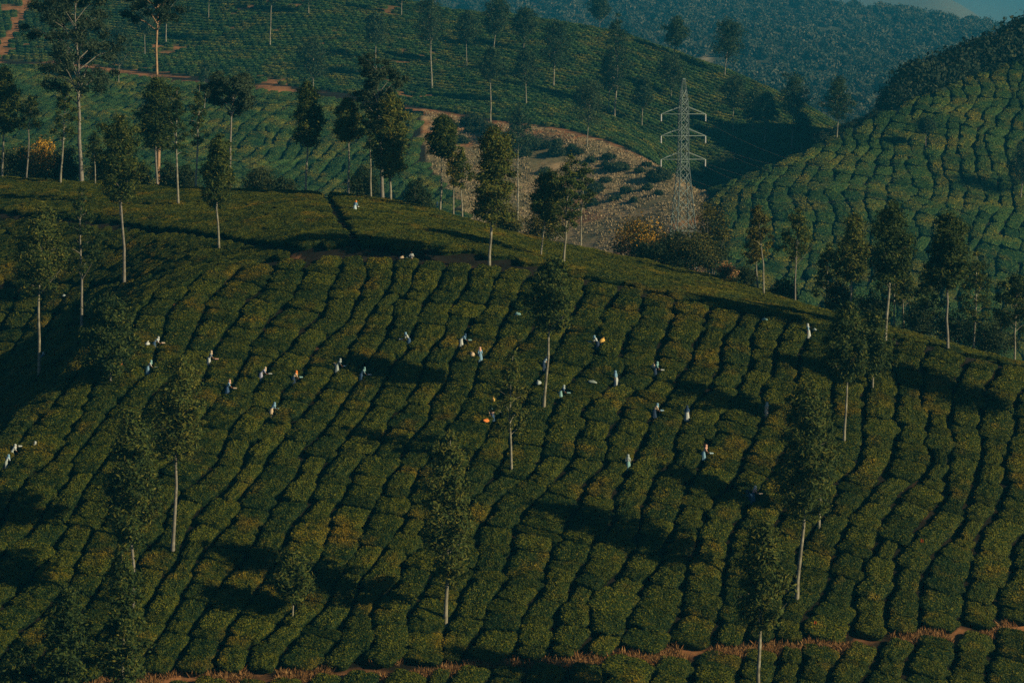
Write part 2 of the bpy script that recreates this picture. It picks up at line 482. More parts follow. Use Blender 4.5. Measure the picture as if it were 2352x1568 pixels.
L.new(mixrgb(nt, 1.0, ca.outputs["Color"], rr.outputs[0], 'MULTIPLY'), p.inputs["Base Color"])
bp = N.new("ShaderNodeBump"); bp.inputs["Strength"].default_value = 0.6; bp.inputs["Distance"].default_value = 0.3
L.new(tn.outputs[0], bp.inputs["Height"]); L.new(bp.outputs[0], p.inputs["Normal"])
p.inputs["Roughness"].default_value = 0.95; p.inputs["Specular IOR Level"].default_value = 0.1
M['earth'] = m
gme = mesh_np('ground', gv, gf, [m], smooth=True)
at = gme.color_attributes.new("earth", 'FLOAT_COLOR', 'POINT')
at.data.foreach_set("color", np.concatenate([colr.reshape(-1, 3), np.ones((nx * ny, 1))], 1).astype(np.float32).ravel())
tag(obj('ground', gme), kind='structure')


# ------------------------------------------------------------------ leaf clouds
def quads_at(c, d, n, ln, wd):
    """rhombic leaves: centres c, long axis d, normal n"""
    d = d / np.linalg.norm(d, axis=1, keepdims=True)
    s = np.cross(n, d); s /= (np.linalg.norm(s, axis=1, keepdims=True) + 1e-9)
    ln = np.asarray(ln)[:, None]; wd = np.asarray(wd)[:, None]
    v = np.stack([c - d * ln * 0.5, c + s * wd * 0.5, c + d * ln * 0.5, c - s * wd * 0.5], 1)
    f = np.arange(len(c) * 4).reshape(-1, 4)
    return v.reshape(-1, 3), f


def unit(n, r=rng):
    v = r.normal(size=(n, 3))
    return v / np.linalg.norm(v, axis=1, keepdims=True)


def bush_mesh(seed, wx, wy, h, n_leaf, leaf, mat, seg=26, e=3.0):
    """clipped tea bush: flat-topped cushion of leaves on a narrower skirt"""
    r = np.random.default_rng(seed)
    prof = [(0.80, -0.35), (0.84, 0.1), (0.92, 0.40), (0.99, 0.62), (1.0, 0.76), (0.95, 0.90), (0.80, 0.99), (0.52, 1.05), (0.25, 1.07)]
    th = np.arange(seg) / seg * 2 * math.pi
    ct, st = np.cos(th), np.sin(th)
    sq = (np.abs(ct) ** e + np.abs(st) ** e) ** (-1 / e)
    lob = 1 + 0.03 * np.sin(th * 3 + r.uniform(0, 6)) + 0.035 * np.sin(th * 5 + r.uniform(0, 6)) + 0.025 * np.sin(th * 7 + r.uniform(0, 6))
    V = []
    for q, z in prof:
        rad = q * sq * lob * (1 + 0.05 * r.normal(size=seg))
        zz = z + 0.05 * r.normal(size=seg) * (z > 0.3) + (0.12 * vnoise(ct * q * 2.2 + seed, st * q * 2.2, seed) * 2) * (z > 0.85)
        V.append(np.stack([ct * rad * wx * 0.5, st * rad * wy * 0.5, zz * h], 1))
    V = np.concatenate(V + [np.array([[0, 0, 1.07 * h]])])
    F = []
    for a in range(len(prof) - 1):
        for s in range(seg):
            t = (s + 1) % seg
            F.append((a * seg + s, a * seg + t, (a + 1) * seg + t, (a + 1) * seg + s))
    T = [(8 * seg + s, 8 * seg + (s + 1) % seg, len(V) - 1) for s in range(seg)]
    F = np.array(F); T = np.array(T)
    # leaves over the cushion
    tri = np.concatenate([F[:, [0, 1, 2]], F[:, [0, 2, 3]], T])
    A, B, C = V[tri[:, 0]], V[tri[:, 1]], V[tri[:, 2]]
    nn = np.cross(B - A, C - A); ar = np.linalg.norm(nn, axis=1)
    nn = nn / (ar[:, None] + 1e-9)
    zc = (A + B + C)[:, 2] / 3
    wgt = ar * np.where(zc > 0.35 * h, 1.0, 0.15)
    k = r.choice(len(tri), n_leaf, p=wgt / wgt.sum())
    w = r.dirichlet((1, 1, 1), n_leaf)
    c = A[k] * w[:, :1] + B[k] * w[:, 1:2] + C[k] * w[:, 2:]
    n = nn[k]
    c = c + n * r.uniform(0.0, 0.10, (n_leaf, 1))
    nd = n + 0.75 * unit(n_leaf, r); nd /= np.linalg.norm(nd, axis=1, keepdims=True)
    d = np.cross(nd, unit(n_leaf, r))
    lv, lf = quads_at(c, d, nd, leaf * r.uniform(0.7, 1.4, n_leaf), leaf * 0.55 * r.uniform(0.7, 1.3, n_leaf))
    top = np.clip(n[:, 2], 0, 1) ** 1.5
    lt = np.clip(0.24 + 0.36 * top + 0.24 * r.normal(size=n_leaf) + 0.5 * vnoise(c[:, 0] * 1.3 + seed, c[:, 1] * 1.3, seed), 0.0, 1.0)  # noise lumps paint dark hollows into the leaf tint
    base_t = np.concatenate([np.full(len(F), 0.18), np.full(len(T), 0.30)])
    verts = np.concatenate([V, lv])
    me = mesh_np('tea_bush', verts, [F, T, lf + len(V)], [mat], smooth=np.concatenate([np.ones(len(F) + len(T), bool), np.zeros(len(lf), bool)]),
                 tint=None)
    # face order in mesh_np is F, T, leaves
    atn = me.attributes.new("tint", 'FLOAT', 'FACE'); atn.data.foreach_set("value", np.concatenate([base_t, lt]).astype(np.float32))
    return me


BW, BL, BH = 3.05, 3.3, 0.88
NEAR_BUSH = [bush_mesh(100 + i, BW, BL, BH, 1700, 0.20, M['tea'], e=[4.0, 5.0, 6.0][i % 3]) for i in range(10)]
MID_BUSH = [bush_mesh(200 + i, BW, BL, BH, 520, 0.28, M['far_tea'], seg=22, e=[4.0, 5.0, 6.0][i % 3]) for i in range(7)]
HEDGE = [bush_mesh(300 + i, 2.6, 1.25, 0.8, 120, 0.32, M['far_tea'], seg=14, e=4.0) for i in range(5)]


def gn_scatter(name, pts, rots, scls, idxs, meshes, label=None):
    """one object of kind stuff: the meshes set out at the points"""
    n = len(pts)
    me = bpy.data.meshes.new(name)
    me.vertices.add(n)
    me.vertices.foreach_set("co", np.asarray(pts, np.float32).ravel())
    for nm, dat, ty in (("inst_rot", rots, 'FLOAT_VECTOR'), ("inst_scl", scls, 'FLOAT_VECTOR')):
        a = me.attributes.new(nm, ty, 'POINT'); a.data.foreach_set("vector", np.asarray(dat, np.float32).ravel())
    a = me.attributes.new("inst_idx", 'INT', 'POINT'); a.data.foreach_set("value", np.asarray(idxs, np.int32))
    for mt in {mm.name: mm for ms in meshes for mm in ms.materials}.values():
        me.materials.append(mt)
    o = obj(name, me)
    ng = bpy.data.node_groups.new(name + "_nodes", 'GeometryNodeTree')
    ng.interface.new_socket("Geometry", in_out='INPUT', socket_type='NodeSocketGeometry')
    ng.interface.new_socket("Geometry", in_out='OUTPUT', socket_type='NodeSocketGeometry')
    N, L = ng.nodes, ng.links
    gi = N.new("NodeGroupInput"); go = N.new("NodeGroupOutput")
    jn = N.new("GeometryNodeJoinGeometry")
    srcs = []
    for k, ms in enumerate(meshes):
        so = bpy.data.objects.new(name + "_source", ms)
        oi = N.new("GeometryNodeObjectInfo"); oi.inputs["Object"].default_value = so
        oi.transform_space = 'ORIGINAL'
        g2 = N.new("GeometryNodeGeometryToInstance"); L.new(oi.outputs["Geometry"], g2.inputs[0])
        srcs.append(g2)
    for g2 in reversed(srcs):
        L.new(g2.outputs[0], jn.inputs[0])
    ip = N.new("GeometryNodeInstanceOnPoints"); ip.inputs["Pick Instance"].default_value = True
    L.new(gi.outputs[0], ip.inputs["Points"]); L.new(jn.outputs[0], ip.inputs["Instance"])

    def na(nm, ty):
        x = N.new("GeometryNodeInputNamedAttribute"); x.data_type = ty; x.inputs["Name"].default_value = nm
        return next(s for s in x.outputs if s.enabled and s.name == "Attribute")
    L.new(na("inst_idx", 'INT'), ip.inputs["Instance Index"])
    L.new(na("inst_scl", 'FLOAT_VECTOR'), ip.inputs["Scale"])
    e2r = N.new("FunctionNodeEulerToRotation")
    L.new(na("inst_rot", 'FLOAT_VECTOR'), e2r.inputs[0]); L.new(e2r.outputs[0], ip.inputs["Rotation"])
    L.new(ip.outputs[0], go.inputs[0])
    md = o.modifiers.new("scatter", 'NODES'); md.node_group = ng
    tag(o, label=label, kind='stuff')
    return o


def slope_rot(x, y, yaw, soft=1.0):
    """euler that lays local z on the slope normal (partly) and turns local y to yaw"""
    dx, dy = gnormal(x, y, 1.5)
    out = np.zeros((len(x), 3))
    for i in range(len(x)):
        n = Vector((-dx[i] * soft, -dy[i] * soft, 1)).normalized()
        f = Vector((math.sin(yaw[i]), math.cos(yaw[i]), 0)); f = (f - n * f.dot(n)).normalized()
        r = f.cross(n)
        mt = Matrix((r, f, n)).transposed()
        out[i] = mt.to_euler()
    return out


def rows(theta, pitch, gap, smin, smax, tmin, tmax, seed, keep, lmin=1.9, lmax=4.6, warp=1.6, wscale=28.0, jit=0.45, jscale=6.0, merge=0.08):
    """tea set in wandering rows between shared furrows; theta = compass bearing of a row. Each row is cut into bushes.
    columns: x, y, yaw, width, length, row, t, -, random"""
    r = np.random.default_rng(seed)
    ax = np.array([math.cos(theta), -math.sin(theta)])      # across the rows
    al = np.array([math.sin(theta), math.cos(theta)])       # along the rows
    ts = np.arange(tmin, tmax, 0.25)

    def furrow_line(k):
        s = k * pitch
        px, py = ax[0] * s + al[0] * ts, ax[1] * s + al[1] * ts
        return s + warp * 2 * fbm(px / wscale, py / wscale, seed + 5, 2) + jit * 2 * fbm(ts / jscale, np.full(len(ts), k * 7.31), seed + 9, 2)
    out = []
    k0 = int(math.floor(smin / pitch)); k1 = int(math.ceil(smax / pitch))
    Fa = furrow_line(k0)
    for k in range(k0, k1 + 1):
        Fb = furrow_line(k + 1)
        mid = 0.5 * (Fa + Fb); wid = Fb - Fa
        X, Yy = ax[0] * mid + al[0] * ts, ax[1] * mid + al[1] * ts
        ok = keep(X, Yy) & (Yy > 200)
        u, v = project(X, Yy, gz(X, np.maximum(Yy, 200)))
        ok &= (u > -90) & (u < 2442) & (v > -120) & (v < 1690)
        d = np.diff(np.concatenate([[0], ok.astype(int), [0]]))
        for i0, i1 in zip(np.nonzero(d == 1)[0], np.nonzero(d == -1)[0]):
            L = (i1 - i0) * 0.25
            if L < 1.0: continue
            ls = []
            while sum(ls) < L: ls.append(r.uniform(lmin, lmax))
            ls = np.array(ls) * L / sum(ls)
            e = np.concatenate([[0], np.cumsum(ls)])
            for a, b in zip(e[:-1], e[1:]):
                j = min(len(ts) - 1, i0 + int((a + b) * 2)); ja = max(0, j - 4); jb = min(len(ts) - 1, j + 4)
                ds = (mid[jb] - mid[ja]) / max(0.25, (jb - ja) * 0.25)
                w = max(0.9, wid[j] - gap) * r.uniform(0.95, 1.03)
                if r.random() < merge: w = wid[j] + 0.15
                out.append((X[j], Yy[j], theta + math.atan(ds) + r.normal() * 0.03, w, (b - a) * r.uniform(1.16, 1.40), k, ts[j], 0.0, r.random()))
        Fa = Fb
    return np.array(out)


TH_MAIN = math.radians(17.0)
PITCHW = 3.85


def inframe(x, y, z, mu=60, mv=60, top=0):
    u, v = project(x, y, z)
    return (u > -mu) & (u < 2352 + mu) & (v > -mv) & (v < 1568 + mv)


# --- the near slope
def keep_near(x, y):
    aD, eD, bD = (curve_at(c, x, y) for c in (anc_D, edg_D, botD)); u = u_of(x, y)
    main = (y > bD + 0.35) & (y < aD - np.where(u > 1250, 0.1, 0.5))
    flank = (y >= aD - 0.5) & (y < eD - 0.6) & (u < 600)
    low = (y > bD - 26) & (y < bD - 2.3)
    return main | flank | low


near = rows(TH_MAIN, PITCHW, 0.66, -210, 60, 240, 420, 51, keep_near, lmin=1.4, lmax=4.0, warp=2.1, wscale=24.0, jit=0.75, jscale=5.0, merge=0.07)
x, y = near[:, 0], near[:, 1]
z = gz(x, y)
is_low = y < curve_at(botD, x, y) - 2
sx = near[:, 3] / BW; sy = near[:, 4] / BL; sz = 0.98 + 0.26 * (near[:, 8] - 0.5)
erot = slope_rot(x, y, near[:, 2], 0.85)
pu, pv = project(x, y, z + 0.7)
size = np.where((pu > 0) & (pu < 2352) & (pv > 0) & (pv < 1568), sx * sy / y ** 2, 0)
order = np.argsort(-size)
single = np.zeros(len(x), bool); single[order[:300]] = True
NB = dict(x=x, y=y, z=z, near=near, rot=erot, sx=sx, sy=sy, sz=sz, low=is_low, single=single, pu=pu, pv=pv)
BUSH_PTS = np.stack([x, y], 1)


# --- plateau fields above the path, and the mid and right hills
def field(theta, pitch, gap, box, seed, keep, meshes, hs=1.0, name='', soft=0.85, **kw):
    smin, smax, tmin, tmax = box
    R = rows(theta, pitch, gap, smin, smax, tmin, tmax, seed, keep, **kw)
    x, y = R[:, 0], R[:, 1]
    z = gz(x, y)
    rot = slope_rot(x, y, R[:, 2], soft)
    scl = np.stack([R[:, 3] / BW, R[:, 4] / BL, hs * (0.9 + 0.3 * R[:, 8])], 1)
    idx = (R[:, 8] * 9973).astype(int) % len(meshes)
    print(name, len(x))
    return gn_scatter(name, np.stack([x, y, z], 1), rot, scl, idx, meshes)


def keep_plateau(x, y):
    pD, rD, eD = (curve_at(c, x, y) for c in (path_D, ridge_D, edg_D)); u = u_of(x, y)
    pv_ = project(x, y, gz(x, y))[1]
    cut = np.abs(u - np.interp(pv_, [445, 480, 510, 540, 590], [741, 766, 783, 806, 826])) < 15
    return (((y > pD + np.where(u > 1250, 1.5, 2.9)) & (y < rD + 14)) | ((y > eD + 0.9) & (y < pD - 0.5) & (u < 690))) & ~cut


def keep_midhill(x, y):
    fD, tD = curve_at(foot_D, x, y), curve_at(topb_D, x, y); u = u_of(x, y)
    bu = 955 + 175 * np.clip((tD - 25 - y) / 90, 0, 1) + 60 * fbm(x / 22.0, y / 22.0, 43, 3)
    return (y > fD - 8) & (y < tD - 5) & (u < bu - 8)


def keep_right(x, y):
    fD, tD = curve_at(foot_D, x, y), curve_at(topb_D, x, y); u = u_of(x, y)
    return (y > fD - 10) & (y < tD - 2) & (u > 1640) | ((u > 1640) & (y >= tD - 2) & (y < tD + 8) & (u > 2080))


field(math.radians(72), 2.3, 0.26, (-520, -300, -80, 330), 61, keep_plateau, NEAR_BUSH, hs=0.8, name='plateau_tea_shrubbery', lmin=1.6, lmax=3.6, warp=1.2, jit=0.22, jscale=5)
field(math.radians(18), 5.0, 1.1, (-560, -150, 640, 1060), 63, keep_midhill, MID_BUSH, hs=1.25, name='hillside_tea_shrubbery', lmin=3.0, lmax=7.0, warp=3.2, wscale=30, jit=1.1, jscale=8, merge=0.14)
field(math.radians(12), 5.3, 0.85, (-190, 90, 640, 970), 65, keep_right, MID_BUSH, hs=1.25, name='knoll_tea_shrubbery', lmin=3.0, lmax=7.5, warp=4.0, wscale=32, jit=1.3, jscale=8, merge=0.15)


# --- contour hedges of the far hill
def contour_hedges():
    pts, rot, scl, idx = [], [], [], []
    yy = []
    y0 = 880.0
    while y0 < 1240:
        yy.append(y0); y0 += 3.7
    r = np.random.default_rng(9)
    for y0 in yy:
        xs = np.arange(-0.23 * y0, 0.165 * y0, 2.9)
        xs = xs + r.uniform(-0.3, 0.3, len(xs))
        ys = y0 + 16 * fbm(xs / 90.0, np.full(len(xs), y0 / 300.0), 77, 2) - 0.05 * xs
        tD = curve_at(hol_D, xs, ys); u = u_of(xs, ys); cD = curve_at(crid_D, xs, ys)
        gap = fbm(xs / 22.0, ys / 22.0, 43, 3) * 4 + fbm(xs / 5.0, ys / 5.0, 41, 3) * 3.2 - 1.25
        bare = np.clip(gap, 0, 1) * np.clip((1500 - u) / 900, 0, 1)
        trk = np.abs(u - (40 + (ys - 1080) * 0.7)) < 13
        k = (ys > tD - 4 + 5 * np.clip((900 - u) / 900, 0, 1)) & (ys < cD + 25) & (bare < r.uniform(0.25, 0.9, len(xs))) & ~(trk & (ys > 1045) & (ys < 1170))
        zz = gz(xs, ys)
        k &= inframe(xs, ys, zz, 60, 60)
        pts.append(np.stack([xs, ys, zz], 1)[k])
    P3 = np.concatenate(pts); n = len(P3)
    dx, dy = gnormal(P3[:, 0], P3[:, 1], 3.0)
    ang = np.zeros(n)
    rot = np.stack([np.zeros(n), -np.arctan(dx), ang + r.normal(size=n) * 0.05], 1)
    scl = 1.28 * np.stack([r.uniform(0.85, 1.05, n), r.uniform(0.85, 1.2, n), r.uniform(0.85, 1.3, n)], 1)
    print('hedges', n)
    gn_scatter('terraced_tea_shrubbery', P3, rot, scl, r.integers(0, len(HEDGE), n), HEDGE)


contour_hedges()

# ------------------------------------------------------------------ trees and shrubs
def tube(pts, rad, seg=7):
    pts = np.asarray(pts, float); n = len(pts)
    tan = np.gradient(pts, axis=0); tan /= np.linalg.norm(tan, axis=1, keepdims=True) + 1e-9
    ref = np.array([1.0, 0.13, 0.07]) if abs(tan[0][0]) < 0.9 else np.array([0, 1.0, 0])
    s = np.cross(tan, ref); s /= np.linalg.norm(s, axis=1, keepdims=True)
    t = np.cross(tan, s)
    th = np.arange(seg) / seg * 2 * math.pi
    V = pts[:, None, :] + np.asarray(rad)[:, None, None] * (np.cos(th)[None, :, None] * s[:, None, :] + np.sin(th)[None, :, None] * t[:, None, :])
    F = []
    for a in range(n - 1):
        for k in range(seg):
            F.append((a * seg + k, a * seg + (k + 1) % seg, (a + 1) * seg + (k + 1) % seg, (a + 1) * seg + k))
    return V.reshape(-1, 3), np.array(F)


class MB:
    def __init__(self): self.v, self.f, self.n = [], [], 0
    def add(self, vf):
        v, f = vf
        self.v.append(v); self.f.append(f + self.n); self.n += len(v)
    def mesh(self, name, mat, smooth=True):
        return mesh_np(name, np.concatenate(self.v), np.concatenate(self.f), [mat], smooth=smooth)


def cluster_leaves(cc, rc, per, leaf, r, flat=0.65, wind=(0.35, 0, 0.05), aspect=0.34):
    """sprays of leaves round the cluster centres cc with radii rc"""
    n = len(cc) * per
    k = np.repeat(np.arange(len(cc)), per)
    o = unit(n, r) * (r.random((n, 1)) ** 0.5) * rc[k][:, None] * np.where(r.random((n, 1)) < 0.28, 1.75, 0.95)
    o[:, 2] *= flat
    c = cc[k] + o
    out = c - np.array([cc[:, 0].mean(), cc[:, 1].mean(), 0]); out[:, 2] = 0
    out /= np.linalg.norm(out, axis=1, keepdims=True) + 1e-6
    nd = 1.0 * unit(n, r) + 0.5 * o / rc[k][:, None] + 0.6 * out + np.array([0, 0, 0.35])
    d = np.cross(nd, unit(n, r)) + np.array(wind)
    nd = nd - d * ((nd * d).sum(1) / (d * d).sum(1))[:, None]
    v, f = quads_at(c, d, nd, leaf * r.uniform(0.7, 1.5, n), leaf * aspect * r.uniform(0.7, 1.4, n))
    t = np.clip(0.42 + 0.22 * r.normal(size=n) + 0.20 * (r.random(len(cc))[k] - 0.5), 0, 1)
    return v, f, t


def make_tree(base, H, cbf, hw, lean, style, seed, label, D):
    """a tree: trunk with limbs, and a crown of leaf sprays. cbf: crown bottom / height; hw: crown half width (m); lean: shift of the top (m)"""
    r = np.random.default_rng(seed)
    name = {'g': 'gum_tree'}.get(style, 'silver_oak_tree')
    root = tag(empty(name, base), label, 'tree')
    px = D * 0.000374                       # one picture dot in metres
    # trunk
    n = 9
    t = np.linspace(0, 1, n)
    wob = np.cumsum(r.normal(size=(n, 2)) * 0.018 * H, axis=0) * np.minimum(1, t * 3)[:, None] * 0.5
    tp = np.stack([lean * t ** 1.2 + wob[:, 0] * 0.6, wob[:, 1] * 0.6, t * H * 0.97], 1)
    tp[0, 2] = -0.6
    r0 = min(0.34, H * (0.0092 if style != 'g' else 0.014) * r.uniform(0.85, 1.1))
    if style == 'b': r0 *= 0.75
    rad = r0 * (1 - t) ** 0.8 + 0.03
    rad[0] *= 1.25
    tb = MB(); tb.add(tube(tp, rad))

    def on_trunk(q):
        return np.array([np.interp(q, t, tp[:, j]) for j in range(3)])
    CH = H * (1 - cbf)
    if style == 'g':
        env = lambda q: hw * (0.55 + 0.45 * math.sin(math.pi * min(1, q * 0.9 + 0.15)))
    elif style == 'd':
        env = lambda q: hw * min(1.0, 0.55 + q * 2.2) * (1 - q) ** 0.45
    else:
        env = lambda q: hw * min(1.0, 0.5 + q * 2.4) * (1 - q * 0.96) ** 0.75
    nl = {'o': 30, 's': 20, 'd': 34, 'y': 16, 'g': 26, 'b': 6}[style]
    cc, rc = [], []
    clump = {'o': 0.22, 's': 0.18, 'd': 0.26, 'y': 0.19, 'g': 0.15, 'b': 0.2}[style] * hw + 0.20
    az = r.uniform(0, 6.28)
    for i in range(nl):
        q = (i + r.uniform(0.1, 0.9)) / nl
        az += 2.4 + r.normal() * 0.3
        s0 = on_trunk(cbf + (1 - cbf) * max(0.0, q * 0.93 - 0.03))
        ln = env(q) * r.uniform(0.72, 1.12)
        up = r.uniform(0.35, 0.9) * ln * (1.0 if style != 'g' else 1.3)
        e = s0 + np.array([math.cos(az) * ln, math.sin(az) * ln, up])
        e[2] = min(e[2], H * 1.02)
        m1 = s0 + (e - s0) * 0.5 + np.array([0, 0, 0.10 * ln])
        tb.add(tube([s0, m1, e], [max(0.03, rad[0] * 0.30 * (1 - q * 0.6)), max(0.025, rad[0] * 0.17 * (1 - q * 0.5)), 0.02], 5))
        for s in ((0.45, 0.75, 1.0) if style in 'od' else (0.8, 1.02) if style != 'g' else (0.72, 0.95, 1.08)):
            p = s0 + (e - s0) * s + r.normal(size=3) * clump * (0.45 if style != 'g' else 0.6)
            cc.append(p); rc.append(clump * r.uniform(0.7, 1.25))
    for q in np.linspace(0.12, 1.0, 9 if style in 'od' else 5):          # round the stem
        cc.append(on_trunk(cbf + (1 - cbf) * q) + r.normal(size=3) * env(q) * 0.22); rc.append(clump * r.uniform(0.7, 1.1))
    if style in 'os' and r.random() < 0.7:                                # bare fork below the crown
        s0 = on_trunk(max(0.1, cbf - 0.02)); a = r.uniform(-0.8, 0.8) + (0 if r.random() < .7 else math.pi)
        e = s0 + np.array([math.cos(a) * hw * 0.8, math.sin(a) * hw * 0.5, hw * 0.9])
        tb.add(tube([s0, s0 + (e - s0) * 0.45 + np.array([0, 0, -0.1]), e], [rad[0] * 0.38, rad[0] * 0.22, 0.02], 5))
    cc = np.array(cc); rc = np.array(rc)
    leaf = max(0.47, 2.2 * px) * (1.0 if style != 'g' else 1.25)
    dens = {'o': 2.2, 's': 1.5, 'd': 4.2, 'y': 1.9, 'g': 5.0, 'b': 1.5}[style]
    area = (4.0 * (rc ** 2)).mean()
    per = int(np.clip(dens * area / (leaf * leaf * 0.34 * 0.5) * 0.85, 10, (20000 if style == 'g' else (18000 if style == 'd' else 13000) if D < 480 else 5000) / len(cc)))
    lv, lf, lt = cluster_leaves(cc, rc, per, leaf, r, flat=0.7 if style != 'g' else 0.6, aspect=0.34 if style != 'g' else 0.3)
    bark = M['bark_red'] if style == 'g' and 'orange' in label else M['bark']
    if 'dark' in label and 'trunk' in label: bark = M['bark_grey']
    obj('trunk', tb.mesh('trunk', bark), root)
    lm = {'y': M['oak_dry'], 'g': M['gum']}.get(style, M['oak'] if D < 560 else M['far_oak'])
    cr = obj('crown', mesh_np('crown', lv, lf, [lm], tint=lt), root)
    return root


